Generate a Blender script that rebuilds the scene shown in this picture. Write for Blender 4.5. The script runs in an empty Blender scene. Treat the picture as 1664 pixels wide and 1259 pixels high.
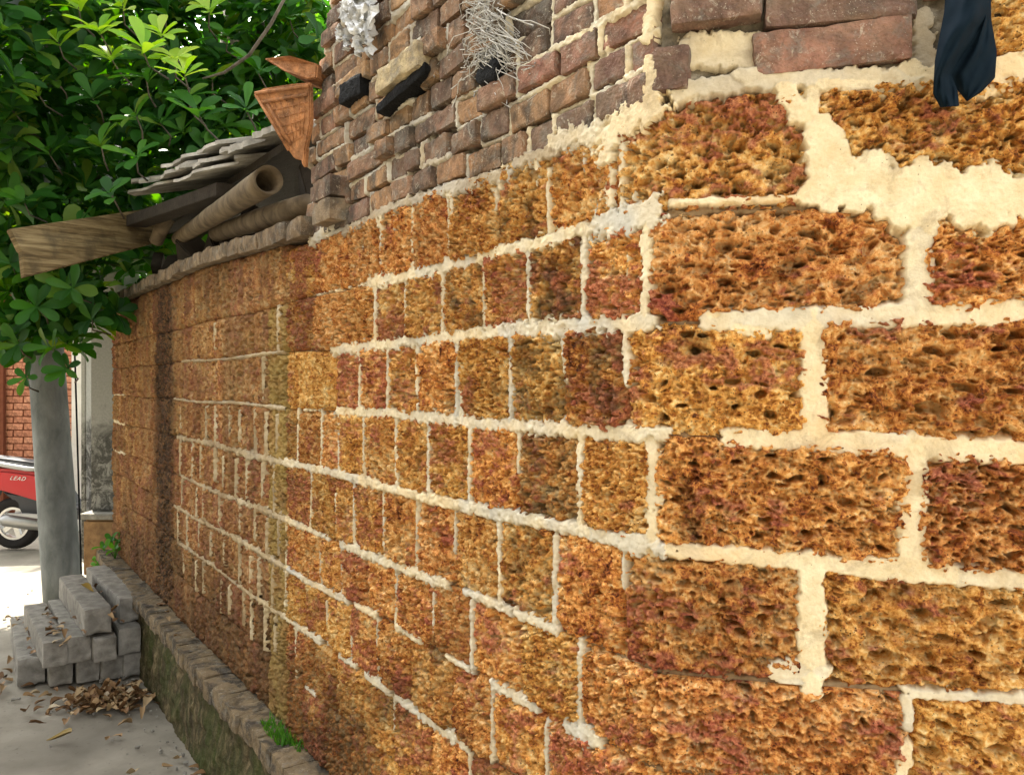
import bpy, bmesh, math, random
import numpy as np
from mathutils import Vector, Matrix, Quaternion

random.seed(7)
RNG = np.random.default_rng(7)
scn = bpy.context.scene
COL = scn.collection

# ------------------------------------------------------------------ camera, sky, sun, exposure
F = 1300.0            # focal length in photograph pixels (1664 wide)
EYE = 1.52            # camera height in metres
HOR = 622.0           # horizon row in the photograph
cam = bpy.data.cameras.new('camera'); camo = bpy.data.objects.new('camera', cam); COL.objects.link(camo)
camo.location = (0, 0, EYE); camo.rotation_euler = (math.pi / 2, 0, 0)
cam.sensor_fit = 'HORIZONTAL'; cam.sensor_width = 36; cam.lens = F / 1664 * 36
cam.shift_y = -(629.5 - HOR) / 1664
cam.clip_start = 0.05; cam.clip_end = 1000
scn.camera = camo

SUN_AZ, SUN_EL = math.radians(-36), math.radians(52)     # azimuth from straight ahead, minus is left
sun_dir = Vector((math.sin(SUN_AZ) * math.cos(SUN_EL), math.cos(SUN_AZ) * math.cos(SUN_EL), math.sin(SUN_EL)))
world = bpy.data.worlds.new('World'); scn.world = world; world.use_nodes = True
wt = world.node_tree; wt.nodes.clear()
wo = wt.nodes.new('ShaderNodeOutputWorld'); wb = wt.nodes.new('ShaderNodeBackground')
ws = wt.nodes.new('ShaderNodeTexSky'); ws.sky_type = 'NISHITA'; ws.sun_disc = False
ws.sun_elevation = SUN_EL; ws.sun_rotation = SUN_AZ; ws.dust_density = 4.0; ws.air_density = 1.0; ws.ozone_density = 1.0
whs = wt.nodes.new('ShaderNodeHueSaturation'); whs.inputs['Saturation'].default_value = 0.10     # hazy white sky
wt.links.new(ws.outputs[0], whs.inputs['Color']); wt.links.new(whs.outputs[0], wb.inputs['Color'])
wb.inputs['Strength'].default_value = 0.15
wt.links.new(wb.outputs[0], wo.inputs['Surface'])
sl = bpy.data.lights.new('sun', 'SUN'); sl.energy = 4.0; sl.angle = math.radians(0.5); sl.color = (1.0, 0.93, 0.80)
so = bpy.data.objects.new('sun', sl); COL.objects.link(so)
so.rotation_euler = sun_dir.to_track_quat('Z', 'Y').to_euler(); so.location = (-6, 8, 12)
scn.view_settings.view_transform = 'Standard'; scn.view_settings.look = 'None'
scn.view_settings.gamma = 1.0; scn.view_settings.use_curve_mapping = False
scn.view_settings.exposure = 2.5
scn.cycles.max_bounces = 6; scn.cycles.transparent_max_bounces = 6
scn.cycles.use_denoising = True; scn.cycles.denoising_prefilter = 'ACCURATE'; scn.cycles.caustics_reflective = False; scn.cycles.caustics_refractive = False; scn.cycles.diffuse_bounces = 4; scn.cycles.use_adaptive_sampling = False; scn.cycles.sample_clamp_indirect = 3.0

def P(px, py, d):
    """world point at photograph pixel (px,py), depth d"""
    return Vector(((px - 832) / F * d, d, EYE - (py - HOR) / F * d))

# ------------------------------------------------------------------ noise in numpy
def _hash(ix, iy, iz, seed):
    n = (ix.astype(np.uint32) * np.uint32(73856093)) ^ (iy.astype(np.uint32) * np.uint32(19349663)) ^ \
        (iz.astype(np.uint32) * np.uint32(83492791)) ^ np.uint32((seed * 2654435761) & 0xffffffff)
    n = (n ^ (n >> np.uint32(13))) * np.uint32(1274126177)
    n = (n ^ (n >> np.uint32(15))) * np.uint32(2246822519)
    return n ^ (n >> np.uint32(16))

def perlin(x, y, z=None, seed=0):
    x = np.asarray(x, float); y = np.asarray(y, float)
    z = np.zeros_like(x) if z is None else np.asarray(z, float)
    x0 = np.floor(x); y0 = np.floor(y); z0 = np.floor(z)
    fx, fy, fz = x - x0, y - y0, z - z0
    ix, iy, iz = x0.astype(np.int64), y0.astype(np.int64), z0.astype(np.int64)
    ux, uy, uz = (t * t * t * (t * (t * 6 - 15) + 10) for t in (fx, fy, fz))
    out = np.zeros_like(x)
    flat = not np.any(fz)
    for dz in ((0,) if flat else (0, 1)):
        for dy in (0, 1):
            for dx in (0, 1):
                h = _hash(ix + dx, iy + dy, iz + dz, seed)
                gx = (h & np.uint32(1023)).astype(float) / 511.5 - 1
                gy = ((h >> np.uint32(10)) & np.uint32(1023)).astype(float) / 511.5 - 1
                gz = ((h >> np.uint32(20)) & np.uint32(1023)).astype(float) / 511.5 - 1
                w = (ux if dx else 1 - ux) * (uy if dy else 1 - uy) * (1.0 if flat else (uz if dz else 1 - uz))
                out += w * (gx * (fx - dx) + gy * (fy - dy) + gz * (fz - dz))
    return out * 1.3

def fbm(x, y, z=None, seed=0, octv=3, gain=0.5):
    a, o, k = 1.0, 0.0, 1.0
    for i in range(octv):
        o = o + a * perlin(np.asarray(x) * k, np.asarray(y) * k, None if z is None else np.asarray(z) * k, seed + i * 17)
        a *= gain; k *= 2.03
    return o

def worley(x, y, seed=0):
    """nearest cell distance and two random numbers of that cell"""
    x0 = np.floor(x); y0 = np.floor(y)
    ix, iy = x0.astype(np.int64), y0.astype(np.int64)
    best = np.full(x.shape, 9.0); r1 = np.zeros(x.shape); r2 = np.zeros(x.shape)
    zz = np.zeros_like(ix)
    for dy in (-1, 0, 1):
        for dx in (-1, 0, 1):
            h = _hash(ix + dx, iy + dy, zz, seed)
            px = (h & np.uint32(1023)).astype(float) / 1023; py = ((h >> np.uint32(10)) & np.uint32(1023)).astype(float) / 1023
            d = np.hypot(x0 + dx + px - x, y0 + dy + py - y)
            h2 = _hash(ix + dx, iy + dy, zz + 7, seed + 3)
            m = d < best
            best = np.where(m, d, best)
            r1 = np.where(m, (h2 & np.uint32(1023)) / 1023.0, r1)
            r2 = np.where(m, ((h2 >> np.uint32(12)) & np.uint32(1023)) / 1023.0, r2)
    return best, r1, r2

def sstep(a, b, x):
    t = np.clip((x - a) / (b - a), 0, 1)
    return t * t * (3 - 2 * t)

# ------------------------------------------------------------------ mesh helpers
def mesh_raw(name, V, Fc, smooth=True, attrs=None):
    V = np.asarray(V, np.float32); me = bpy.data.meshes.new(name)
    if isinstance(Fc, np.ndarray):
        n, k = Fc.shape
        me.vertices.add(len(V)); me.vertices.foreach_set('co', V.ravel())
        me.loops.add(n * k); me.loops.foreach_set('vertex_index', Fc.astype(np.int32).ravel())
        me.polygons.add(n); me.polygons.foreach_set('loop_start', np.arange(0, n * k, k, dtype=np.int32))
        me.update(calc_edges=True)
    else:
        me.from_pydata([tuple(map(float, v)) for v in V], [], [tuple(f) for f in Fc]); me.update()
    if smooth: me.polygons.foreach_set('use_smooth', np.ones(len(me.polygons), bool))
    for k_, a in (attrs or {}).items():
        a = np.asarray(a, np.float32)
        at = me.attributes.new(k_, 'FLOAT_COLOR', 'POINT')
        c = np.ones((len(V), 4), np.float32); c[:, :a.shape[1]] = a
        at.data.foreach_set('color', c.ravel())
    return me

def link(name, me, mat, parent=None, loc=None):
    o = bpy.data.objects.new(name, me); COL.objects.link(o)
    if mat is not None and len(me.materials) == 0: me.materials.append(mat)
    if parent is not None: o.parent = parent
    if loc is not None: o.location = loc
    return o

def base_of(parent):
    if parent is None: return np.zeros(3)
    b = np.array(parent.location)
    return b if parent.parent is None else b + base_of(parent.parent)

def part(name, V, Fc, mat, parent, smooth=True, attrs=None):
    """mesh given in world coordinates, stored relative to its (unrotated) parent"""
    V = np.asarray(V, float) - base_of(parent)
    return link(name, mesh_raw(name, V, Fc, smooth, attrs), mat, parent)

def thing(name, label, cat, loc=(0, 0, 0), group=None):
    o = bpy.data.objects.new(name, None); COL.objects.link(o); o.location = loc
    o.empty_display_size = 0.1
    return tag(o, label, cat, group)

def tag(o, label=None, cat=None, group=None, kind=None):
    if label: o['label'] = label
    if cat: o['category'] = cat
    if group: o['group'] = group
    if kind or cat: o['kind'] = kind or 'thing'
    return o

def grid_faces(nx, ny, off=0, wrap=False):
    i = np.arange(ny - 1)[:, None]; m = nx if wrap else nx - 1
    j = np.arange(m)[None, :]; j1 = (j + 1) % nx
    a = i * nx + j; b = i * nx + j1; c = (i + 1) * nx + j1; d = (i + 1) * nx + j
    return np.stack([a, b, c, d], -1).reshape(-1, 4) + off

class MB:
    """collects pieces of one part"""
    def __init__(s): s.V = []; s.F = []; s.n = 0
    def add(s, V, Fc):
        V = [tuple(v) for v in V]; s.V += V; s.F += [tuple(int(i) + s.n for i in f) for f in Fc]; s.n += len(V); return s
    def box(s, lo, hi, M=None):
        x0, y0, z0 = lo; x1, y1, z1 = hi
        V = [(x0, y0, z0), (x1, y0, z0), (x1, y1, z0), (x0, y1, z0), (x0, y0, z1), (x1, y0, z1), (x1, y1, z1), (x0, y1, z1)]
        if M is not None: V = [tuple(M @ Vector(v)) for v in V]
        return s.add(V, [(0, 3, 2, 1), (4, 5, 6, 7), (0, 1, 5, 4), (1, 2, 6, 5), (2, 3, 7, 6), (3, 0, 4, 7)])
    def tube(s, pts, rad, n=10, cap=True):
        pts = [Vector(p) for p in pts]
        rad = rad if isinstance(rad, (list, tuple)) else [rad] * len(pts)
        V = []; up = Vector((0.13, 0.21, 1)).normalized()
        for i, p in enumerate(pts):
            t = (pts[min(i + 1, len(pts) - 1)] - pts[max(i - 1, 0)]).normalized()
            a = t.cross(up)
            if a.length < 1e-3: a = t.cross(Vector((1, 0, 0)))
            a.normalize(); b = t.cross(a)
            for k in range(n):
                w = 2 * math.pi * k / n; V.append(p + (a * math.cos(w) + b * math.sin(w)) * rad[i])
        Fc = [tuple(f) for f in grid_faces(n, len(pts), wrap=True)]
        if cap: Fc += [tuple(range(n))[::-1], tuple(range((len(pts) - 1) * n, len(pts) * n))]
        return s.add(V, Fc)
    def prism(s, poly, d):
        """poly: list of 3-D points, extruded by vector d"""
        n = len(poly); d = Vector(d)
        V = [Vector(p) for p in poly] + [Vector(p) + d for p in poly]
        Fc = [tuple(range(n))[::-1], tuple(range(n, 2 * n))] + [(i, (i + 1) % n, (i + 1) % n + n, i + n) for i in range(n)]
        return s.add(V, Fc)
    def out(s, name, mat, parent, smooth=False, bevel=0.0):
        o = part(name, np.array(s.V), s.F, mat, parent, smooth)
        bm = bmesh.new(); bm.from_mesh(o.data)
        if bevel:
            ed = [e for e in bm.edges if len(e.link_faces) == 2 and e.calc_face_angle() > 0.5]
            bmesh.ops.bevel(bm, geom=ed, offset=bevel, segments=2, affect='EDGES', clamp_overlap=True)
        bmesh.ops.recalc_face_normals(bm, faces=bm.faces); bm.to_mesh(o.data); bm.free()
        return o

def rough_box(hx, hy, hz, r, n=(10, 5, 5), amp=0.002, freq=30, seed=0, chip=0.0):
    """rounded box surface with noise; half sizes; returns V,F (quads)"""
    V = []; Fs = []; off = 0
    h = np.array([hx, hy, hz])
    for ax in range(3):
        u, v = (ax + 1) % 3, (ax + 2) % 3
        for sg in (-1, 1):
            gu, gv = np.meshgrid(np.linspace(-1, 1, n[u] + 1), np.linspace(-1, 1, n[v] + 1))
            p = np.zeros((gu.size, 3)); p[:, u] = gu.ravel() * h[u]; p[:, v] = gv.ravel() * h[v]; p[:, ax] = sg * h[ax]
            f = grid_faces(n[u] + 1, n[v] + 1, off)
            if sg < 0: f = f[:, ::-1]
            V.append(p); Fs.append(f); off += len(p)
    V = np.concatenate(V); Fs = np.concatenate(Fs)
    inner = np.clip(V, -(h - r), h - r); d = V - inner
    L = np.linalg.norm(d, axis=1, keepdims=True); nrm = d / np.maximum(L, 1e-9)
    V = inner + nrm * r
    nz = fbm(V[:, 0] * freq + seed * 3.7, V[:, 1] * freq, V[:, 2] * freq, seed, 3)
    lo = perlin(V[:, 0] * freq * .25 + seed, V[:, 1] * freq * .25, V[:, 2] * freq * .25, seed + 5)
    V = V + nrm * (nz * amp + lo * amp * 1.5)[:, None]
    if chip:
        edge = np.sum(np.abs(inner) > (h - r) * 0.985, axis=1)
        c = np.maximum(0, perlin(V[:, 0] * 22 + seed, V[:, 1] * 22, V[:, 2] * 22, seed + 9))
        V = V * (1 - (chip * c * (edge >= 2))[:, None])
    return V, Fs

# ------------------------------------------------------------------ materials
class NT:
    def __init__(s, name, rough=0.85, spec=0.25):
        s.m = bpy.data.materials.new(name); s.m.use_nodes = True; s.t = s.m.node_tree
        s.b = s.t.nodes['Principled BSDF']; s.b.inputs['Roughness'].default_value = rough
        s.b.inputs['Specular IOR Level'].default_value = spec
        s._co = None
    def n(s, ty, **k):
        nd = s.t.nodes.new('ShaderNode' + ty)
        for a, v in k.items():
            if a in nd.inputs.keys() if a[0].isupper() else False:
                s.put(nd.inputs[a], v)
            else: setattr(nd, a, v)
        return nd
    def put(s, sock, v):
        if isinstance(v, bpy.types.NodeSocket): s.t.links.new(v, sock)
        elif isinstance(v, tuple) and len(v) == 3 and sock.type == 'RGBA': sock.default_value = (*v, 1)
        else: sock.default_value = v
    def co(s):
        if s._co is None: s._co = s.n('TexCoord').outputs['Object']
        return s._co
    def mapped(s, scale, loc=(0, 0, 0), src=None):
        m = s.n('Mapping'); s.put(m.inputs['Vector'], src or s.co()); m.inputs['Scale'].default_value = scale; m.inputs['Location'].default_value = loc
        return m.outputs[0]
    def noise(s, scale, detail=4, rough=0.55, dist=0.0, vec=None):
        nd = s.n('TexNoise', Scale=scale, Detail=detail, Roughness=rough, Distortion=dist); s.put(nd.inputs['Vector'], vec or s.co())
        return nd.outputs['Fac']
    def vor(s, scale, vec=None, feature='F1'):
        nd = s.n('TexVoronoi', Scale=scale); nd.feature = feature; s.put(nd.inputs['Vector'], vec or s.co()); return nd.outputs['Distance']
    def ramp(s, fac, stops, interp='LINEAR'):
        nd = s.n('ValToRGB'); nd.color_ramp.interpolation = interp; e = nd.color_ramp.elements
        while len(e) < len(stops): e.new(0.5)
        for el, (p, c) in zip(e, stops):
            el.position = p; el.color = (*c, 1) if not isinstance(c, (int, float)) else (c, c, c, 1)
        s.put(nd.inputs['Fac'], fac); return nd.outputs['Color']
    def mix(s, fac, a, b, mode='MIX'):
        nd = s.n('Mix', data_type='RGBA', blend_type=mode); nd.clamp_factor = True
        s.put(nd.inputs[0], fac); s.put(nd.inputs[6], a); s.put(nd.inputs[7], b); return nd.outputs[2]
    def math(s, op, a, b=0.0, c=None, clamp=False):
        nd = s.n('Math', operation=op); nd.use_clamp = clamp; s.put(nd.inputs[0], a); s.put(nd.inputs[1], b)
        if c is not None: s.put(nd.inputs[2], c)
        return nd.outputs[0]
    def rng(s, v, a, b, c=0.0, d=1.0):
        nd = s.n('MapRange'); s.put(nd.inputs['Value'], v)
        for k, x in zip(('From Min', 'From Max', 'To Min', 'To Max'), (a, b, c, d)): nd.inputs[k].default_value = x
        return nd.outputs[0]
    def attr(s, name):
        nd = s.n('Attribute', attribute_name=name); sp = s.n('SeparateColor'); s.t.links.new(nd.outputs['Color'], sp.inputs[0])
        return sp.outputs[0], sp.outputs[1], sp.outputs[2]
    def rand(s): return s.n('ObjectInfo').outputs['Random']
    def island(s): return s.n('NewGeometry').outputs['Random Per Island']
    def bump(s, h, strength=0.5, dist=0.005, prev=None):
        nd = s.n('Bump', Strength=strength, Distance=dist); s.put(nd.inputs['Height'], h)
        if prev is not None: s.put(nd.inputs['Normal'], prev)
        s.put(s.b.inputs['Normal'], nd.outputs[0]); return nd.outputs[0]
    def color(s, c): s.put(s.b.inputs['Base Color'], c); return s
    def hsv(s, c, h=0.5, sat=1.0, val=1.0):
        nd = s.n('HueSaturation'); s.put(nd.inputs['Color'], c); s.put(nd.inputs['Hue'], h); s.put(nd.inputs['Saturation'], sat); s.put(nd.inputs['Value'], val); return nd.outputs[0]

def plain(name, c, rough=0.6, spec=0.4, var=0.25, scale=20, bump=0.3, bd=0.003, metallic=0.0):
    m = NT(name, rough, spec); n = m.noise(scale, 5)
    m.color(m.mix(n, tuple(x * (1 - var) for x in c), tuple(min(1, x * (1 + var)) for x in c)))
    if bump: m.bump(m.noise(scale * 4, 4), bump, bd)
    m.b.inputs['Metallic'].default_value = metallic
    return m.m

def laterite_mat(name, far=False, tint=None):
    m = NT(name, 0.95, 0.12)
    hgt, crust, grime = m.attr('lat')
    ofs = m.n('VectorMath', operation='ADD'); m.t.links.new(m.co(), ofs.inputs[0]); cmb = m.n('CombineXYZ'); r_ = m.math('MULTIPLY', m.rand(), 23.0)
    for q in range(3): m.t.links.new(r_, cmb.inputs[q])
    m.t.links.new(cmb.outputs[0], ofs.inputs[1])
    if not far: m._co = ofs.outputs[0]
    n1 = m.noise(46, 7, 0.68, 0.7); n2 = m.noise(190, 4, 0.65); n3 = m.noise(9, 3)
    f = m.math('ADD', m.math('MULTIPLY', n1, 0.80), m.math('MULTIPLY', n2, 0.45))
    f = m.math('ADD', f, m.math('MULTIPLY', m.math('SUBTRACT', n3, 0.5), 0.30))
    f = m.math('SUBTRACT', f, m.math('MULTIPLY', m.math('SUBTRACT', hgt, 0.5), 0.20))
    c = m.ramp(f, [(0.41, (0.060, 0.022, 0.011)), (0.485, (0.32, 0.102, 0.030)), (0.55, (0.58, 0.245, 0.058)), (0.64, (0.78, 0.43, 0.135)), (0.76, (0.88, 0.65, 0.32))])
    cr = m.ramp(n2, [(0.35, (0.15, 0.040, 0.026)), (0.5, (0.38, 0.112, 0.062)), (0.68, (0.58, 0.24, 0.13))])
    c = m.mix(m.math('MULTIPLY', crust, 0.85), c, cr)
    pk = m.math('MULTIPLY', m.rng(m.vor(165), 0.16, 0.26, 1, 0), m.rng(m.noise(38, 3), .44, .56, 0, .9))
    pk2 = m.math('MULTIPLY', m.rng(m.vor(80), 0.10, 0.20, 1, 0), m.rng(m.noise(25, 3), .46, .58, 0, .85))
    if not far: c = m.mix(m.math('MAXIMUM', pk, pk2), c, (0.055, 0.022, 0.011))  # dark specks painted to stand for the shade inside tiny pores
    rd = m.rand()
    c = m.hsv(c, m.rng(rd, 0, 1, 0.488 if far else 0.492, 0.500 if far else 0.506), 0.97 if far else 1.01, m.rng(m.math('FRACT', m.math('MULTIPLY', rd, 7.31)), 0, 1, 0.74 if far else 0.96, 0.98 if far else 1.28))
    if far:
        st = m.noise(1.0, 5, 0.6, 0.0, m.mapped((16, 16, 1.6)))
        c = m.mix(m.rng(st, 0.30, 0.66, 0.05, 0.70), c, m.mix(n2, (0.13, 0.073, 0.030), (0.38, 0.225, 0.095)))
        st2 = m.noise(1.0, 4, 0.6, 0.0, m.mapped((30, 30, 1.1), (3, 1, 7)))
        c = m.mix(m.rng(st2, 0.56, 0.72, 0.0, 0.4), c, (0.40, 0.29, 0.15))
    if tint: c = m.mix(m.rng(m.noise(12, 4), .35, .6, .35, .8), c, tint)
    grime = m.math('MULTIPLY', grime, m.rng(n1, 0.34, 0.56, 0.35, 1.0))
    c = m.mix(grime, c, m.mix(n2, (0.028, 0.019, 0.013), (0.095, 0.062, 0.038)))
    m.color(c)
    m.bump(m.math('ADD', n2, m.math('MULTIPLY', m.noise(520, 3, 0.7), 0.7)), 1.0, 0.0045)
    return m.m

def mortar_mat(name):
    m = NT(name, 0.9, 0.2)
    grey, dirt, _ = m.attr('mor')
    n1 = m.noise(30, 6, 0.68); n2 = m.noise(260, 4, 0.7); n3 = m.noise(7, 4, .6); n4 = m.noise(16, 6, 0.7, 0.6)
    c = m.mix(m.rng(n1, .3, .7), (0.66, 0.52, 0.29), (0.87, 0.76, 0.51))
    c = m.mix(m.rng(n3, 0.45, 0.7, 0, 0.6), c, (0.74, 0.52, 0.26))
    c = m.mix(m.rng(n4, 0.52, 0.70, 0, 0.75), c, (0.36, 0.27, 0.16))
    c = m.mix(m.rng(n2, 0.55, 0.75, 0, 0.35), c, (0.40, 0.32, 0.20))
    g = m.mix(n1, (0.36, 0.34, 0.28), (0.74, 0.70, 0.58))
    c = m.mix(grey, c, g)
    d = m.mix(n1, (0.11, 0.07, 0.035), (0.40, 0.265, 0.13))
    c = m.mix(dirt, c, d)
    sp = m.rng(m.vor(95), 0.06, 0.11, 1, 0)
    c = m.mix(m.math('MULTIPLY', sp, m.rng(m.noise(23, 2), 0.52, 0.60, 0, 0.75)), c, (0.16, 0.12, 0.07))
    m.color(c)
    m.bump(m.math('ADD', n2, m.math('MULTIPLY', n1, 1.2)), 0.55, 0.003)
    return m.m

def brick_mat(name, stops, lime=0.6, dark=0.6):
    m = NT(name, 0.92, 0.15)
    rd = m.rand(); n1 = m.noise(28, 6, 0.6, 0.5); n2 = m.noise(170, 4); n3 = m.noise(11, 4, 0.6, 0.8)
    c = m.ramp(rd, stops)
    c = m.hsv(c, 0.5, 0.90, 0.95)
    c = m.mix(m.rng(n1, 0.32, 0.68), m.hsv(c, 0.5, 1.0, 0.55), m.hsv(c, 0.503, 1.0, 1.45))
    c = m.mix(m.rng(n2, 0.5, 0.75, 0, 0.5), c, m.hsv(c, 0.5, 1.1, 0.5))
    c = m.mix(m.rng(m.noise(19, 5, .65), 0.35, 0.7, 0, 0.35 if lime > .2 else 0), c, (0.36, 0.27, 0.17))
    c = m.mix(m.rng(n3, 0.47, 0.62, 0, dark), c, (0.050, 0.043, 0.034))
    c = m.mix(m.rng(m.noise(21, 5, .7, .6), .52, .64, 0, .55 if lime > .2 else 0), c, (0.20, 0.185, 0.15))
    c = m.mix(m.rng(m.noise(46, 6, 0.75, 1.0), 0.57, 0.66, 0, lime), c, (0.58, 0.51, 0.38))
    c = m.mix(m.math('MULTIPLY', m.rng(m.vor(240), 0.10, 0.22, 1, 0), m.rng(m.noise(33, 3), .48, .6, 0, .7)), c, (0.62, 0.54, 0.42))
    m.color(c); m.bump(m.math('ADD', n2, m.math('MULTIPLY', n1, 1.3)), 1.0, 0.005)
    return m.m

M = {}
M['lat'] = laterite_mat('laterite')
M['latfar'] = laterite_mat('weathered_laterite', True)
M['latyel'] = laterite_mat('lichened_laterite', True, (0.46, 0.335, 0.105))
M['mortar'] = mortar_mat('lime_mortar')
M['brick'] = brick_mat('old_brick', lime=.6, dark=.75, stops= [(0.0, (0.13, 0.072, 0.050)), (0.22, (0.24, 0.120, 0.062)), (0.42, (0.36, 0.170, 0.066)), (0.62, (0.44, 0.235, 0.090)), (0.78, (0.21, 0.098, 0.064)), (0.92, (0.14, 0.098, 0.066)), (1.0, (0.44, 0.15, 0.066))])
M['brickp'] = brick_mat('purple_brick', [(0.0, (0.155, 0.078, 0.056)), (0.5, (0.22, 0.105, 0.068)), (1.0, (0.32, 0.125, 0.072))], 0.5, 0.5)
M['coping'] = brick_mat('mossy_brick', [(0.0, (0.15, 0.095, 0.050)), (0.5, (0.23, 0.155, 0.085)), (1.0, (0.30, 0.215, 0.125))], 0.25, 0.6)
M['housebrick'] = brick_mat('orange_brick', [(0.0, (0.40, 0.13, 0.060)), (0.5, (0.50, 0.18, 0.085)), (1.0, (0.56, 0.23, 0.12))], 0.05, 0.1)
M['housejoint'] = plain('dark_joint', (0.16, 0.055, 0.03), 0.95, 0.1)

def bedmat():
    m = NT('brick_bed', 0.95, 0.1); n1 = m.noise(24, 5, 0.65); n2 = m.noise(140, 4); n3 = m.noise(8, 4, 0.6, 1.0)
    c = m.ramp(n1, [(0.3, (0.055, 0.047, 0.034)), (0.5, (0.20, 0.165, 0.11)), (0.70, (0.55, 0.48, 0.35))])
    c = m.mix(m.rng(n3, 0.5, 0.66, 0, 0.8), c, (0.07, 0.064, 0.05))
    m.color(c); m.bump(m.math('ADD', n1, n2), 0.9, 0.004); return m.m
M['bed'] = bedmat()

def mossmat(name, green=0.5):
    m = NT(name, 0.95, 0.1); n1 = m.noise(1, 6, 0.68, 0.4, m.mapped((22, 22, 9))); n2 = m.noise(90, 4); n3 = m.noise(4, 5, 0.65, 0.5)
    c = m.ramp(n1, [(0.32, (0.028, 0.024, 0.013)), (0.52, (0.085, 0.068, 0.036)), (0.66, (0.20, 0.155, 0.085)), (0.8, (0.42, 0.35, 0.22))])
    gm = m.mix(n2, (0.022, 0.035, 0.010), (0.085, 0.10, 0.028))
    c = m.mix(m.rng(n3, 0.42, 0.62, 0, green), c, gm)
    m.color(c); m.bump(m.math('ADD', n1, n2), 0.9, 0.008); return m.m
M['moss'] = mossmat('mossy_plinth', 0.85)
M['ledge'] = brick_mat('ledge_brick', [(0, (0.15, 0.105, 0.050)), (0.5, (0.175, 0.12, 0.058)), (1, (0.20, 0.14, 0.07))], 0.35, 0.9)

def concmat(name, a, b, spots=0.3, sc=8, bd=0.003, stretch=(1, 1, 1)):
    m = NT(name, 0.88, 0.2); v = m.mapped(stretch)
    n1 = m.noise(sc, 6, 0.62, 0.3, v); n2 = m.noise(sc * 14, 4, 0.6); n3 = m.noise(sc * .3, 3, 0.5, 0.4, v)
    c = m.mix(m.rng(n1, 0.3, 0.7), a, b)
    c = m.mix(m.rng(n3, 0.5, 0.7, 0, spots), c, tuple(x * 0.45 for x in a))
    c = m.mix(m.rng(n2, 0.62, 0.75, 0, 0.5), c, tuple(x * 0.35 for x in a))
    m.color(c); m.bump(m.math('ADD', m.math('MULTIPLY', n2, .6), m.math('MULTIPLY', n1, 0.7)), 0.5, bd); return m.m
M['block'] = concmat('precast_block', (0.155, 0.142, 0.118), (0.34, 0.32, 0.275), 0.5, 18, 0.007)
M['pole'] = concmat('pole_concrete', (0.095, 0.105, 0.100), (0.25, 0.265, 0.255), 0.85, 9, 0.003, (1, 1, 0.4))
M['ground'] = concmat('lane_concrete', (0.20, 0.178, 0.138), (0.33, 0.30, 0.24), 0.55, 3.2, 0.004)
M['laneblocker'] = concmat('lane_blocker_plaster', (0.22, 0.20, 0.165), (0.33, 0.30, 0.25), 0.3, 4)
M['plaster'] = concmat('white_plaster', (0.62, 0.60, 0.54), (0.80, 0.78, 0.72), 0.2, 5)
def mouldmat():
    m = NT('mouldy_plaster', 0.9, 0.2); g = m.n('NewGeometry').outputs['Position']; sp = m.n('SeparateXYZ'); m.t.links.new(g, sp.inputs[0])
    n1 = m.noise(4.5, 6, 0.7, 0.4); n2 = m.noise(60, 4)
    edge = m.math('ADD', sp.outputs[2], m.math('MULTIPLY', m.math('SUBTRACT', n1, 0.5), 1.3))
    k = m.rng(edge, 0.95, 1.25, 1, 0)
    k = m.math('MULTIPLY', k, m.rng(m.noise(11, 6, 0.75, .8), 0.40, 0.52, 0.25, 1))
    c = m.mix(k, m.mix(n2, (0.24, 0.235, 0.21), (0.40, 0.39, 0.35)), m.mix(n2, (0.03, 0.03, 0.026), (0.12, 0.115, 0.10)))
    m.color(c); m.bump(n2, 0.5, 0.003); return m.m
M['mould'] = mouldmat()
M['terracotta'] = brick_mat('terracotta', [(0, (0.44, 0.165, 0.045)), (1, (0.52, 0.21, 0.06))], 0.08, 0.4)
M['char'] = plain('charred_wood', (0.009, 0.009, 0.009), 0.75, 0.12, 0.6, 40, 1.0, 0.008)
def barkmat(name, a, b, sc=(40, 40, 5), rough=0.85):
    m = NT(name, rough, 0.2); n1 = m.noise(1, 6, 0.6, 0.5, m.mapped(sc)); n2 = m.noise(120, 3)
    m.color(m.mix(m.rng(n1, 0.3, 0.7), a, b)); m.bump(m.math('ADD', n1, m.math('MULTIPLY', n2, .3)), 0.7, 0.004); return m.m
M['bark'] = barkmat('tree_bark', (0.05, 0.042, 0.03), (0.16, 0.135, 0.10))
M['plank'] = barkmat('old_plank', (0.085, 0.058, 0.026), (0.33, 0.24, 0.115), (34, 4, 34))
M['bamboo'] = barkmat('bamboo', (0.075, 0.054, 0.032), (0.22, 0.165, 0.10), (14, 14, 14))  # browns lowered to carry the shade under the eave
M['sheet'] = concmat('fibre_cement', (0.20, 0.185, 0.15), (0.58, 0.54, 0.46), 0.6, 11)
M['darkfill'] = plain('dark_debris', (0.045, 0.036, 0.026), 0.9, 0.2, 0.6, 20, 0.8, 0.006)  # near-black, standing in for the eave's shade on rubble and batten

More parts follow.
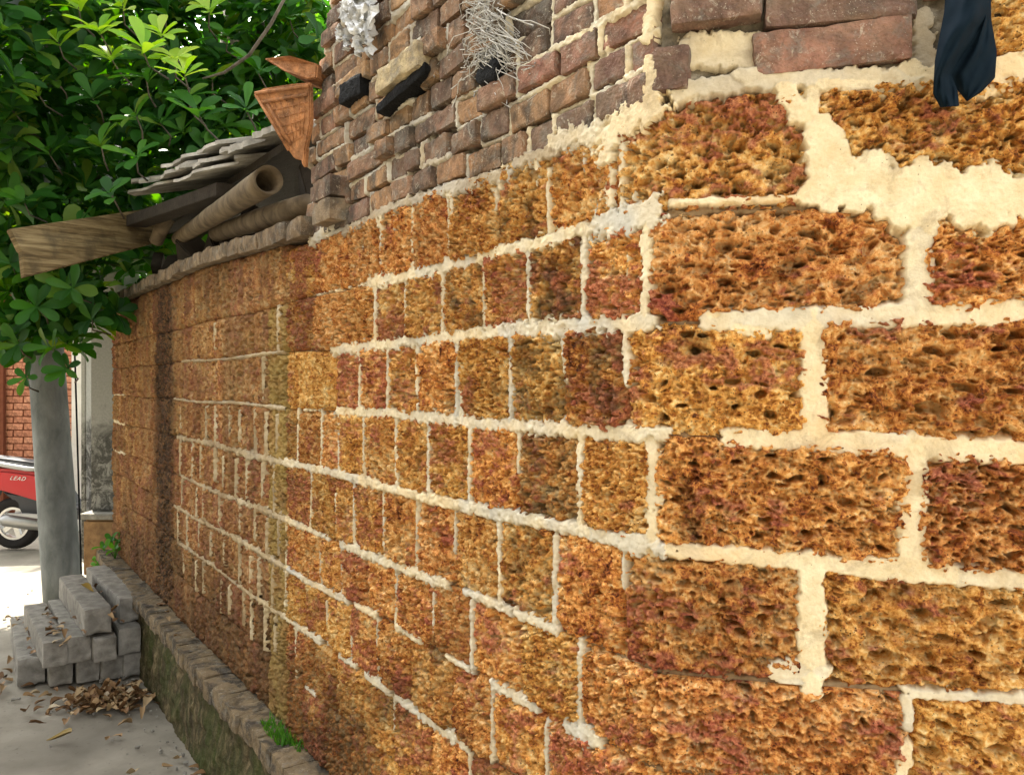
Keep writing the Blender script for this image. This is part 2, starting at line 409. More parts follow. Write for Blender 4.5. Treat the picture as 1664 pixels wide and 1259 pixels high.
def leafmat(name, stops, trans=0.35, rough=0.48, spec=0.22):
    m = NT(name, rough, spec)
    r = m.math('FRACT', m.math('ADD', m.island(), m.rand()))
    c = m.ramp(r, stops)
    n = m.noise(35, 3); c = m.mix(m.math('MULTIPLY', n, 0.5), c, m.hsv(c, 0.5, 1, 0.6))
    m.color(c)
    if trans:
        tr = m.n('BsdfTranslucent'); m.put(tr.inputs['Color'], m.hsv(c, 0.485, 1.15, 1.9))
        mx = m.n('MixShader'); mx.inputs[0].default_value = trans
        out = m.t.nodes['Material Output']
        m.t.links.new(m.b.outputs[0], mx.inputs[1]); m.t.links.new(tr.outputs[0], mx.inputs[2]); m.t.links.new(mx.outputs[0], out.inputs['Surface'])
    return m.m
M['leaf'] = leafmat('green_leaf', [(0, (0.014, 0.062, 0.010)), (0.5, (0.032, 0.125, 0.016)), (0.85, (0.065, 0.19, 0.022)), (1, (0.14, 0.22, 0.030))])
M['leafsun'] = leafmat('sunlit_young_leaf', [(0, (0.16, 0.36, 0.035)), (0.6, (0.28, 0.48, 0.06)), (1, (0.42, 0.56, 0.10))], 0.45)  # young leaves, with sunlit brightness painted into their paler green
M['weed'] = leafmat('weed_leaf', [(0, (0.04, 0.15, 0.02)), (1, (0.12, 0.30, 0.04))])
M['dry'] = leafmat('dry_leaf', [(0, (0.11, 0.055, 0.022)), (0.4, (0.22, 0.12, 0.05)), (0.7, (0.36, 0.23, 0.11)), (0.9, (0.46, 0.34, 0.19)), (1, (0.55, 0.46, 0.32))], 0.0, 0.7, 0.25)
M['drygold'] = leafmat('golden_leaf', [(0, (0.24, 0.16, 0.03)), (1, (0.34, 0.23, 0.05))], 0.0, 0.6)

# ------------------------------------------------------------------ the wall's course: s runs along the wall, 0 at the corner
A0 = 1.085
DL = np.array([-0.5743, 0.8187]); NL = np.array([-0.8187, -0.5743])
DR = np.array([0.9736, -0.2283]); NR = np.array([-0.2283, -0.9736])
CN = np.array([0.2222, 1.23]); WC = 0.006
def wall_pt(s, v, off):
    s = np.asarray(s, float)
    sp = WC * np.logaddexp(0, s / WC); sn = WC * np.logaddexp(0, -s / WC)
    k = 1 / (1 + np.exp(-np.clip(s / WC, -60, 60)))
    n = NL[None] * (1 - k)[:, None] + NR[None] * k[:, None]; n /= np.linalg.norm(n, axis=1, keepdims=True)
    xy = CN[None] + DL[None] * sn[:, None] + DR[None] * sp[:, None] + n * np.asarray(off)[:, None]
    return np.column_stack([xy, v])
def wp(s, v, off): return Vector(wall_pt(np.array([s]), np.array([v]), np.array([off]))[0])
def sx(px):
    """wall coordinate s seen at photograph column px"""
    if px < 1065: return -(F * A0 / (px + 80) - 1.23) / 0.8187
    k = (px - 832) / F; return (1.23 * k - 0.2222) / (0.9736 + 0.2283 * k)
def depth_s(s): return 1.23 - 0.8187 * min(s, 0) - 0.2283 * max(s, 0)
def vx(px, py):
    return EYE - (py - HOR) / F * depth_s(sx(px))

BEDS = [1.945, 1.778, 1.617, 1.440, 1.262, 1.076, 0.922, 0.757, 0.590, 0.395]
TILT = [0.012, 0.004, 0.002, -0.040, -0.025, 0.0, 0.0, 0.0, 0.0, 0.0]      # per metre on the right-hand face
def bed(i, s): return BEDS[i] + TILT[i] * np.maximum(s, 0) + 0.004 * np.sin(np.asarray(s) * 5 + i * 2.1)

def relief(s, v, seed, k=1.0, fine=1.0):
    o1, o2 = (seed * 1.371) % 37, (seed * 2.713) % 41
    S = s + 0.010 * fbm(s * 26 + o1, v * 30, None, seed, 2); V = v + 0.007 * fbm(s * 26, v * 30 + o2, None, seed + 9, 2)
    big = 0.007 * perlin(S * 8 + o1, V * 10 + o2, None, 3)
    r1 = 1 - 2 * np.abs(perlin(S * 17 * k + o1, V * 40 * k + o2, None, 11))
    r2 = 1 - 2 * np.abs(perlin(S * 62 * k + o2, V * 105 * k + o1, None, 12))
    fn = fbm(S * 170, V * 215, None, 21, 2)
    g1, ga, _ = worley(S / 0.0125 * k + o1 * 3, V / 0.0088 * k + o2 * 3, 51)
    d1, a1, b1 = worley(S / 0.030 * k + o1, V / 0.0165 * k + o2, 31)
    p1 = sstep(1.0, 0.55, d1 / (0.16 + 0.42 * a1) + 0.35 * fn) * (0.2 + 0.8 * b1) * (a1 > 0.25)
    d2, a2, b2 = worley(S / 0.0128 * k + o2, V / 0.0078 * k + o1, 33)
    p2 = sstep(1.0, 0.6, d2 / (0.20 + 0.36 * a2) + 0.3 * fn) * (0.3 + 0.7 * b2) * (a2 > 0.40)
    d3, a3, b3 = worley(S / 0.050 * k + o2 * 2, V / 0.024 * k + o1 * 2, 35)
    p3 = sstep(1.0, 0.6, d3 / (0.13 + 0.20 * b3)) * (a3 > 0.45)
    vr = random.Random(seed * 7 + 1); dens = vr.uniform(.6, 1.35); cb = vr.uniform(-.20, .30); ru = vr.uniform(.75, 1.25)
    h = big + 0.0058 * ru * r1 + 0.0042 * ru * r2 * fine + 0.0034 * fn * fine + 0.0075 * ru * (0.45 - g1) * (0.5 + ga) - 0.0175 * dens * p1 - 0.0150 * dens * p2 - 0.036 * p3
    cn = fbm(s * 34 + o2, v * 52 + o1, None, 43, 3)
    crust = sstep(0.06, 0.34, cb + fbm(s * 8 + o2, v * 11 + o1, None, 41, 2) * 0.7 + cn * 0.45) * sstep(-0.005, 0.003, h)
    return h, crust

def block_mesh(s0, s1, vb, vt, seed, ds, dv, grime, k=1.0, amp=1.0, proud=0.0, edge=0.020, loose=1.0):
    ns = max(4, int(round((s1 - s0) / ds))); nv = max(4, int(round(0.17 / dv)))
    g = np.linspace(s0, s1, ns + 1); t = np.linspace(0, 1, nv + 1)
    S, T = np.meshgrid(g, t); S = S.ravel(); T = T.ravel()
    B = vb(S); U = vt(S); V = B + (U - B) * T
    h, crust = relief(S, V, seed, k)
    jag = 0.010 * perlin(S * 45, V * 60, None, seed) + 0.006 * perlin(S * 120, V * 120, None, seed + 1)
    e = np.minimum(np.minimum(S - s0, s1 - S), np.minimum(V - B, U - V))
    ex = np.minimum(S - s0, s1 - S); ev = np.minimum(V - B, U - V)
    e = np.where((ex < 0.03) & (ev < 0.03), 0.03 - np.hypot(np.maximum(0.03 - ex, 0), np.maximum(0.03 - ev, 0)), np.minimum(ex, ev)) + jag
    drop = edge * (1 - sstep(-0.004, 0.016, e))
    rr = random.Random(seed)
    off = h * amp - drop + proud + rr.uniform(-0.003, 0.003) * loose + (S - (s0 + s1) / 2) * rr.uniform(-.02, .02) + (T - .5) * rr.uniform(-.006, .006)
    if s1 > 0.1: off = off - patch_depth(S, V)
    P3 = wall_pt(S, V, off)
    gr = np.clip(grime(S, V), 0, 1)
    # skirt round the edge, going back into the wall
    nx = ns + 1; ny = nv + 1; idx = np.arange(nx * ny).reshape(ny, nx)
    ring = np.concatenate([idx[0, :-1], idx[:-1, -1], idx[-1, :0:-1], idx[:0:-1, 0]])
    Rb = wall_pt(S[ring], V[ring], np.full(len(ring), -0.085)); m = len(ring); o = len(P3)
    i = np.arange(m); skirt = np.stack([ring, o + i, o + (i + 1) % m, ring[(i + 1) % m]], -1)
    # the winding below faces out of the wall
    Fc = np.concatenate([grid_faces(nx, ny), skirt])
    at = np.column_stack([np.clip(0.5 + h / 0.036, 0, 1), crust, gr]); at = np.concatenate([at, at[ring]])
    return np.concatenate([P3, Rb]), Fc, at

PATCH = [(1330, 205, 1338, 300, 0.040), (1345, 250, 1375, 300, 0.05), (1345, 225, 1372, 290, 0.045), (1420, 275, 1450, 320, 0.055), (1500, 300, 1600, 335, 0.075), (1335, 310, 1470, 318, 0.050), (1405, 285, 1440, 330, 0.05), (1470, 325, 1664, 318, 0.062), (1664, 318, 1800, 310, 0.06), (1310, 320, 1350, 330, 0.03),
         (1440, 330, 1500, 370, 0.04), (1560, 310, 1600, 300, 0.06), (1600, 360, 1640, 355, 0.02)]
def patch_depth(S, V):
    D = np.full(S.shape, .05)
    for x0, y0, x1, y1, w in PATCH:
        a, b, c, d_ = sx(x0), vx(x0, y0), sx(x1), vx(x1, y1); t = np.clip(((S - a) * (c - a) + (V - b) * (d_ - b)) / ((c - a) ** 2 + (d_ - b) ** 2), 0, 1)
        D = np.minimum(D, np.hypot(S - a - t * (c - a), V - b - t * (d_ - b)) - w / 2)
    return 0.013 * sstep(0.004, -0.008, D)
def res(s):
    if s > 0.62: return 0.007, 0.006
    if s > -0.12: return 0.0017, 0.0017
    if s > -0.7: return 0.0027, 0.0023
    if s > -1.75: return 0.0046, 0.0033
    return 0.0085, 0.0060

def grime_near(S, V):
    n = fbm(S * 3 + 3, V * 5, None, 71, 4)
    st = fbm(S * 14, V * 2.0, None, 75, 3)
    low = sstep(0.86, 0.48, V + 0.22 * n) * sstep(-0.55, -1.15, S + 0.3 * n) * 0.85
    top = sstep(1.86, 1.97, V + 0.05 * st) * 0.4 * sstep(0.05, 0.35, st + .25) * (S < 0)
    spots = sstep(0.42, 0.75, fbm(S * 7 + 9, V * 7, None, 77, 3)) * 0.55
    fade = 0.45 * sstep(-1.05, -1.70, S) * (0.55 + 0.6 * n)  # darkens toward the far end of the near wall
    return np.maximum.reduce([low, top, spots, fade])
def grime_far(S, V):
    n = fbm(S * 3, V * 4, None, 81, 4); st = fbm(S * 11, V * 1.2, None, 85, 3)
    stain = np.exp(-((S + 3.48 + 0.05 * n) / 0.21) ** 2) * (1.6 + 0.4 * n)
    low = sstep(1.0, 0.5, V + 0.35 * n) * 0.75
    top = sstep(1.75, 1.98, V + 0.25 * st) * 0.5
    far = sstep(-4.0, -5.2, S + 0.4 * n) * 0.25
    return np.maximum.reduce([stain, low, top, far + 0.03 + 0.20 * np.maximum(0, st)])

S_JOIN = sx(466); S_FAR = sx(434)
near_wall = thing('laterite_wall', 'tall corner wall of pitted orange laterite blocks with cream mortar and broken bricks on top', 'wall', (CN[0], CN[1], 0))
far_wall = thing('boundary_wall', 'low weathered brown laterite lane wall with brick coping, beyond the bright corner wall', 'wall', tuple(wp(-3.4, 0, 0)))

JL = [  # block joints on the left-hand face, photograph columns, per course from the top
 [1000, 889, 808, 727, 670, 617, 565, 510], [1052, 950, 857, 785, 722, 658, 610, 560, 510], [1018, 915, 828, 744, 678, 629, 585, 545, 510],
 [1057, 942, 842, 764, 697, 642, 591, 548, 523, 485], [1012, 902, 811, 739, 677, 622, 575, 545, 506], [1060, 943, 845, 766, 704, 643, 595, 553, 520, 490],
 [1020, 886, 798, 735, 665, 612, 569, 530, 495], [1056, 930, 840, 763, 700, 640, 590, 545, 510, 479], [1010, 900, 810, 735, 670, 615, 570, 530, 490]]
JR = [[1318], [1492], [1322], [1485], [1316], [1480], [1330], [1478], [1325]]
seed = 100
for r in range(9):
    js = [sx(x) for x in JL[r]]
    rs = [sx(x) for x in JR[r]]
    while rs[-1] < 1.25: rs.append(rs[-1] + 0.31 + 0.02 * math.sin(r + len(rs)))
    edges = sorted(set([S_JOIN] + js + rs))
    for a, b in zip(edges[:-1], edges[1:]):
        if b - a < 0.02: continue
        ds, dv = res((a + b) / 2); seed += 1
        left = (a + b) / 2 < -0.05
        rr = random.Random(seed)
        top = (lambda S: bed(0, S) + 0.004) if r == 0 else (lambda S, r=r: bed(r, S) - 0.001)
        V, Fc, at = block_mesh(a + .0012, b - .0012, lambda S, r=r: bed(r + 1, S) + 0.001, top, seed, ds, dv, grime_near,
                               (1.25 if left else 1.0) * rr.uniform(.8, 1.22), 0.85 if left else 1.0, 0.0, 0.014 if left or a < 0 else 0.018, 0.6)
        dk = [x_ for r_, x_ in ((0, 850), (1, 900), (2, 870), (3, 890), (4, 855), (2, 960), (1, 750)) if r_ == r and a < sx(x_) < b]
        if dk: at[:, 2] = np.maximum(at[:, 2], 0.15 + 0.60 * sstep(-.20, .45, fbm(at[:, 0] * 0 + V[:, 0] * 22, V[:, 2] * 22, V[:, 1] * 22, seed, 3)))
        if rr.random() < 0.10 and left: at[:, 2] = np.maximum(at[:, 2], 0.45 * sstep(0.3, 0.6, at[:, 0]))
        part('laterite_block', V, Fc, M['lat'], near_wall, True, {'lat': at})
# far wall, behind the join
for r in range(9):
    x = S_FAR - 0.10 - (r % 2) * 0.07; edges = [S_JOIN - 0.004, S_FAR]; rr = random.Random(r + 50)
    while x > -5.0:
        edges.append(x); x -= 0.185 + rr.uniform(-0.02, 0.02)
    edges.append(-5.08); edges = edges[::-1]
    for a, b in zip(edges[:-1], edges[1:]):
        strip = a == S_FAR
        ds, dv = res(-1.7 if strip else -3); seed += 1
        if r == 0: top = lambda S: np.interp(-S, [1.4, 2.7, 6], [1.955, 2.015, 2.03])
        else: top = lambda S, r=r: bed(r, S) - 0.001
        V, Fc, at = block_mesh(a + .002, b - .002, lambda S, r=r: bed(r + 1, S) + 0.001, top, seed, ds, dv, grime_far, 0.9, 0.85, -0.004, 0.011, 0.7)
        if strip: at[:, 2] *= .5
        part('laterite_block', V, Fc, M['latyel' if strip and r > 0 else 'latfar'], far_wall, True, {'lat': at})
# solid core behind the faces
def core(name, s_list, z0, z1, back, parent, front=-0.07):
    f = [wp(s, 0, front) for s in s_list]; bk = [wp(s, 0, -back) for s in s_list][::-1]
    mb = MB(); mb.prism([Vector((p.x, p.y, z0)) for p in f + bk], (0, 0, z1 - z0)); return mb.out(name, M['darkfill'], parent)
core('core', [S_JOIN + .015, -0.05, 0.05, 1.25], 0.0, 1.93, 0.42, near_wall)
core('core', [-5.06, S_JOIN - .02], 0.0, 1.94, 0.30, far_wall)

# ------------------------------------------------------------------ mortar: smooth pointing that the rough stone pokes through
SEG = []
def seg(s0, v0, s1, v1, w, lvl=0.004, grey=0.0, dirt=0.0, jag=0.35, w1=None):
    if max(s0, s1) < -0.02 and min(s0, s1) > S_JOIN: w *= .86; w1 = w1 if w1 is None else w1 * .86
    SEG.append((s0, v0, s1, v1, w / 2, (w if w1 is None else w1) / 2, lvl, grey, dirt, jag))
def segx(x0, y0, x1, y1, w, **k): seg(sx(x0), vx(x0, y0), sx(x1), vx(x1, y1), w, **k)
def bedseg(i, x0, x1, w, **k):
    a, b = sx(x0), sx(x1); n = max(1, int(abs(b - a) / 0.12))
    for j in range(n):
        p, q = a + (b - a) * j / n, a + (b - a) * (j + 1) / n
        rr = random.Random(i * 999 + j * 31 + int(x0)); kk = dict(k)
        kk['grey'] = min(1, max(0, k.get('grey', 0) + rr.uniform(-.25, .3)))
        seg(p, float(bed(i, p)), q, float(bed(i, q)), w * rr.uniform(.8, 1.2), w1=w * rr.uniform(.8, 1.2), **kk)
def vert(row, x, w, a=0.0, b=1.0, dx=0, **k):
    s = sx(x); t = float(bed(row, s)); u = float(bed(row + 1, s)); s2 = sx(x + dx)
    seg(s, t + (u - t) * a, s2, t + (u - t) * b, w, **k)
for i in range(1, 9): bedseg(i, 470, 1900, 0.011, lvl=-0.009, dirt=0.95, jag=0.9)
# right-hand face
segx(1090, 330, 1310, 322, 0.010, lvl=0.006, jag=0.7)
for q in PATCH:
    segx(*q, lvl=0.006, jag=0.36)
segx(1494, 370, 1492, 510, 0.037, lvl=0.005, grey=0.15, jag=0.25)
bedseg(2, 1150, 1900, 0.034, lvl=0.005, jag=0.22)
segx(1155, 515, 1240, 540, 0.024, jag=0.2)
vert(2, 1322, 0.036, lvl=0.005, jag=0.25)
bedseg(3, 1185, 1900, 0.031, lvl=0.005, jag=0.25)
vert(3, 1482, 0.040, lvl=0.005, jag=0.25)
bedseg(4, 1108, 1900, 0.028, lvl=0.004, jag=0.28)
segx(1085, 892, 1105, 900, 0.018, jag=0.4)
vert(4, 1318, 0.038, lvl=0.005, jag=0.28)
segx(1266, 1090, 1325, 1088, 0.034, lvl=0.004, grey=0.3, jag=.55); segx(1270, 1104, 1315, 1108, 0.02, lvl=.003, grey=.5, jag=.7)
bedseg(5, 1480, 1900, 0.014, lvl=0.0, grey=0.5, jag=0.7)
bedseg(5, 1340, 1430, 0.008, lvl=-0.002, grey=0.3, jag=0.7)
segx(1470, 1120, 1476, 1180, 0.015, grey=0.4, jag=0.6); segx(1470, 1215, 1462, 1259, 0.018, jag=0.5)
bedseg(6, 1250, 1900, 0.016, lvl=0.0, jag=0.6); vert(6, 1330, 0.025)
vert(0, 1320, 0.02, 0, 0.3)
# strip under the bricks, right-hand face
segx(1105, 150, 1200, 135, 0.030, lvl=0.004, grey=0.55, dirt=0.25, jag=0.5)
segx(1130, 80, 1215, 80, 0.055, lvl=0.000, grey=0.25, dirt=0.3, jag=0.4)
segx(1200, 130, 1500, 128, 0.030, lvl=0.006, grey=0.25, dirt=0.1, jag=0.6)
segx(1275, 140, 1300, 185, 0.034, lvl=0.007, jag=0.4); segx(1330, 130, 1440, 140, 0.03, lvl=0.006, jag=0.5)
segx(1480, 120, 1640, 125, 0.042, lvl=0.004, jag=0.5); segx(1600, 130, 1664, 110, 0.05, lvl=0.006, jag=0.3); segx(1664, 110, 1800, 110, 0.05)
segx(1500, 20, 1510, 110, 0.030, lvl=-0.006, grey=0.3, dirt=0.45, jag=0.6)
# left-hand face, beds
bedseg(1, 600, 975, 0.034, lvl=0.006, jag=0.75); bedseg(1, 975, 1058, 0.046, lvl=0.006, grey=0.25, jag=0.7)
bedseg(1, 505, 600, 0.010, lvl=0.002, jag=0.8)
bedseg(2, 540, 700, 0.034, lvl=0.006, grey=0.25, jag=0.8); bedseg(2, 700, 1056, 0.036, lvl=0.006, grey=0.3, jag=0.75); bedseg(2, 480, 535, 0.008, jag=0.8)
bedseg(3, 548, 1000, 0.027, lvl=0.006, grey=0.2, jag=0.8); bedseg(3, 1000, 1080, 0.024, lvl=0.006, grey=0.2, jag=0.6); bedseg(3, 485, 545, 0.010, jag=0.8)
bedseg(4, 456, 800, 0.027, lvl=0.009, grey=0.15, jag=0.5); bedseg(4, 800, 1075, 0.026, lvl=0.009, grey=0.55, jag=0.55)
segx(1015, 880, 1060, 885, 0.034, lvl=0.008, grey=0.6, jag=0.4)
bedseg(5, 465, 535, 0.020, lvl=0.007, grey=0.2, jag=0.8); bedseg(5, 555, 650, 0.024, lvl=0.008, grey=0.3, jag=0.8)
bedseg(5, 655, 725, 0.022, lvl=0.008, grey=0.5, jag=0.8); bedseg(5, 755, 785, 0.02, lvl=0.007, grey=0.5, jag=.8); bedseg(5, 790, 830, 0.024, lvl=0.008, grey=0.5, jag=.8); bedseg(5, 838, 905, 0.022, lvl=0.008, grey=0.4, jag=.8)
for x0, x1, w in [(465, 490, .012), (492, 563, .022), (578, 610, .02), (645, 682, .02), (725, 760, .012), (800, 872, .026), (925, 965, .04)]: bedseg(6, x0, x1, w, lvl=0.007, grey=0.45, jag=0.8)
for x0, x1, w in [(461, 478, .014), (478, 520, .022), (552, 578, .02), (595, 632, .022), (645, 720, .026), (722, 757, .026), (885, 905, .03), (985, 1020, .03)]: bedseg(7, x0, x1, w, lvl=0.006, grey=0.4, jag=0.85)
bedseg(8, 495, 512, .016, grey=0.4, jag=0.8)
# left-hand face, uprights
def L(row, lst):
    for x, w, a, b, g in lst:
        w *= RNG.uniform(.62, 1.0) if x < 900 else 1.0; a = a + (RNG.uniform(0, .12) if a == 0 and RNG.random() < .3 else 0)
        vert(row, x, w, a, b, dx=RNG.uniform(-2.5, 2.5), lvl=RNG.uniform(.001, .006), grey=g, jag=0.8, w1=w * RNG.uniform(.5, 1.25))
L(0, [(985, .036, .0, 1, .1), (1012, .018, .15, 1, .2), (889, .012, .2, 1, .1), (803, .022, 0, .45, .4), (727, .022, 0, 1, .1), (670, .022, 0, 1, .2), (617, .014, .2, .9, .5), (590, .012, .2, 1, .2)])
L(1, [(1053, .026, 0, 1, 0), (1022, .010, .35, .6, 0), (948, .024, 0, 1, .4), (857, .022, 0, 1, .4), (785, .022, 0, 1, .15), (718, .022, 0, 1, .2), (658, .018, 0, 1, .3), (610, .017, 0, 1, .1)])
L(2, [(1018, .018, 0, .55, .4), (915, .020, 0, .5, .4), (828, .020, 0, 1, .6), (741, .028, 0, 1, .7), (750, .02, 0, 1, .2), (678, .022, 0, 1, .15), (629, .018, 0, 1, .2), (585, .015, 0, 1, .2)])
L(3, [(1057, .030, 0, 1, .1), (942, .024, 0, 1, .25), (842, .016, .0, .5, .3), (764, .022, 0, 1, .3), (697, .020, 0, 1, .3), (642, .022, 0, 1, .3), (591, .020, 0, 1, .2), (550, .02, 0, 1, .3), (541, .012, 0, 1, .2), (523, .02, 0, 1, .3), (485, .022, 0, 1, .0)])
L(4, [(1012, .014, 0, .4, .5), (902, .018, .1, 1, .4), (811, .018, 0, 1, .4), (739, .012, 0, .6, .4), (677, .016, 0, 1, .3), (622, .016, 0, 1, .3), (575, .016, 0, 1, .3), (545, .014, .3, 1, .3), (506, .016, 0, 1, .2), (468, .02, 0, 1, .0)])
L(5, [(943, .020, .0, 1, .4), (766, .016, 0, 1, .4), (704, .010, .2, .8, .3), (643, .016, 0, 1, .3), (553, .016, 0, 1, .3), (520, .01, .3, 1, .3), (463, .02, .0, 1, .0)])
L(6, [(886, .020, 0, 1, .5), (798, .016, 0, 1, .4), (612, .015, 0, 1, .3), (569, .013, .4, 1, .3), (530, .012, .2, 1, .3), (463, .02, 0, 1, .1)])
L(7, [(763, .016, 0, 1, .4), (640, .010, 0, .5, .4), (479, .015, 0, 1, .2), (840, .014, 0, .4, .4)])
# band between blocks and bricks, left-hand face
for x0, y0, x1, y1, w, g, d in [(1060, 170, 985, 225, .055, .0, 0), (985, 215, 905, 232, .045, .35, .1), (905, 245, 840, 265, .028, .6, .6), (830, 284, 740, 307, .030, .6, .45), (740, 304, 640, 337, .028, .7, .45), (640, 337, 560, 377, .028, .7, .55), (1058, 110, 1060, 170, .028, 0, 0), (1000, 205, 985, 260, .045, .1, 0), (545, 360, 505, 395, .03, .6, .3)]:
    segx(x0, y0, x1, y1, w, lvl=0.010, grey=g, dirt=d, jag=0.8)
for k in range(17):
    x = RNG.uniform(560, 1000); y = np.interp(x, [560, 740, 900, 1000], [372, 312, 255, 225])
    segx(x, y, x + 1, y + RNG.uniform(12, 42), RNG.uniform(.006, .022), lvl=0.008, grey=RNG.uniform(.2, .8), jag=0.5, w1=0.004)
# lime smears over some bricks
segx(1060, 0, 1050, 60, 0.02, lvl=.004, jag=.6); segx(985, 60, 990, 130, .012, lvl=.004, jag=.7); segx(960, 45, 955, 110, .012, lvl=.003, jag=.7)
# far wall, thin and dirty
for i, w in [(2, .008), (3, .010), (4, .024), (5, .022), (6, .020), (7, .016)]:
    bedseg(i, 460, 385, w, lvl=0.008, dirt=0.5, jag=1.0); bedseg(i, 385, 282 + 6 * (i % 3), w * .9, lvl=0.006, dirt=0.65, jag=1.05)
    if i in (3, 4, 5): bedseg(i, 200, 183, w, lvl=0.0, dirt=0.2, jag=0.8)
for r in range(1, 8):
    for x in np.arange(290, 452, 19):
        xx = x + RNG.uniform(-6, 6) + (r % 2) * 8
        if RNG.random() < (0.5 if r < 3 else 0.9): vert(r, xx, .011, RNG.uniform(0, .2), RNG.uniform(.7, 1), lvl=0.012, dirt=RNG.uniform(.35, .6), jag=.8)

def mortar_panel(sa, sb, va, vb, ds, dv, parent, name='mortar', base_off=0.0):
    ns = int((sb - sa) / ds); nv = int((vb - va) / dv)
    gs = np.linspace(sa, sb, ns + 1); gv = np.linspace(va, vb, nv + 1)
    S, V = np.meshgrid(gs, gv)
    D = np.full(S.shape, 0.05); LV = np.zeros(S.shape); G = np.zeros(S.shape); DT = np.zeros(S.shape)
    j1 = fbm(S * 55, V * 55, None, 301, 3); j2 = perlin(S * 150, V * 150, None, 305)
    for (s0, v0, s1, v1, w0, w1, lvl, gr, dt, jg) in SEG:
        pad = max(w0, w1) * (1 + jg) + 0.03
        ia = np.searchsorted(gs, min(s0, s1) - pad); ib = np.searchsorted(gs, max(s0, s1) + pad)
        ja = np.searchsorted(gv, min(v0, v1) - pad); jb = np.searchsorted(gv, max(v0, v1) + pad)
        if ib - ia < 1 or jb - ja < 1: continue
        sl_ = np.s_[ja:jb, ia:ib]; s_, v_ = S[sl_], V[sl_]
        dx, dy = s1 - s0, v1 - v0; L2 = dx * dx + dy * dy + 1e-12
        t = np.clip(((s_ - s0) * dx + (v_ - v0) * dy) / L2, 0, 1)
        d = np.hypot(s_ - s0 - t * dx, v_ - v0 - t * dy) - (w0 + (w1 - w0) * t)
        wm = max(w0, w1)
        d = d + (j1[sl_] * 0.85 + j2[sl_] * (0.12 if max(s0, s1) > 0.02 else 0.40)) * wm * jg * 1.5
        b = d < D[sl_]
        D[sl_] = np.where(b, d, D[sl_]); LV[sl_] = np.where(b, lvl, LV[sl_]); G[sl_] = np.where(b, gr, G[sl_]); DT[sl_] = np.where(b, dt, DT[sl_])
    crumb = fbm(S * 110, V * 110, None, 313, 3)
    lf = sstep(0.0, -0.15, S)
    off = LV - 0.0034 * lf + (0.0007 + 0.0009 * lf) * j1 + 0.0010 * perlin(S * 260, V * 260, None, 309) + (0.0008 + 0.0012 * lf) * crumb - 0.004 * sstep(.25, .6, fbm(S * 30, V * 30, None, 319, 2)) * lf - np.where(D > -0.0012, (D + 0.0012) * 2.6, 0) + base_off
    keep = D < 0.011
    fk = keep[:-1, :-1] & keep[1:, :-1] & keep[:-1, 1:] & keep[1:, 1:]
    Fq = grid_faces(ns + 1, nv + 1)[fk.ravel()]
    if len(Fq) == 0: return
    used = np.unique(Fq); re = np.full(S.size, -1); re[used] = np.arange(len(used))
    pts = wall_pt(S.ravel()[used], V.ravel()[used], off.ravel()[used])
    at = np.column_stack([np.clip(G + 0.30 * lf * sstep(-.2, .5, fbm(S * 6, V * 6, None, 331, 3)) + 0.5 * fbm(S * 12, V * 12, None, 311, 2) * (G > 0.02), 0, 1).ravel()[used], np.clip(DT + .35 * perlin(S * 9, V * 9, None, 317) * (DT > .02), 0, 1).ravel()[used], np.zeros(len(used))])
    o = part(name, pts, re[Fq], M['mortar'], parent, True, {'mor': at}); tag(o, kind='stuff')
    return o

# ------------------------------------------------------------------ broken brickwork above the blocks
def brick_bed(sa, sb, va, vb, ds, off0, amp, parent, sd, top=None):
    ns = int((sb - sa) / ds); nv = int((vb - va) / ds)
    S, V = np.meshgrid(np.linspace(sa, sb, ns + 1), np.linspace(va, vb, nv + 1)); S, V = S.ravel(), V.ravel()
    off = off0 + amp * fbm(S * 16, V * 18, None, sd, 4) + amp * .5 * perlin(S * 60, V * 60, None, sd + 5)
    part('brick_mortar', wall_pt(S, V, off), grid_faces(ns + 1, nv + 1), M['bed'], parent)
def put_brick(s, v, w, h, off, sd, mat, depth=0.10, rot=(0, 0, 0), name='brick', parent=None, n=(9, 5, 5), chip=0.13):
    """s,v: centre on the wall; w,h: seen size; off: how proud the front stands"""
    V, Fc = rough_box(w / 2, depth / 2, h / 2, 0.0035, n, 0.0024, 62, sd, chip)
    right = s > 0
    ex = Vector((*(DR if right else -DL), 0)); en = Vector((*(-(NR if right else NL)), 0)); ez = Vector((0, 0, 1))
    R = Matrix((ex, en, ez)).transposed() @ Matrix.Rotation(rot[2], 3, 'Z') @ Matrix.Rotation(rot[0], 3, 'X') @ Matrix.Rotation(rot[1], 3, 'Y')
    c = wp(s, v, off) + en * (depth / 2)
    V = V @ np.array(R).T + np.array(c)
    return part(name, V, Fc, mat, parent or near_wall)
def end_s(v):   # ragged left end of the brickwork
    return float(np.interp(v, [1.95, 2.3, 2.6, 2.9], [-1.47, -1.45, -1.27, -1.22]))
pitch = 0.0585; rr = random.Random(5); sd = 900
lat_top = lambda s: float(np.interp(s, [-1.5, -1.0, -0.6, -0.3, -0.1, 0], [1.945, 1.95, 1.965, 1.965, 1.99, 1.99]))
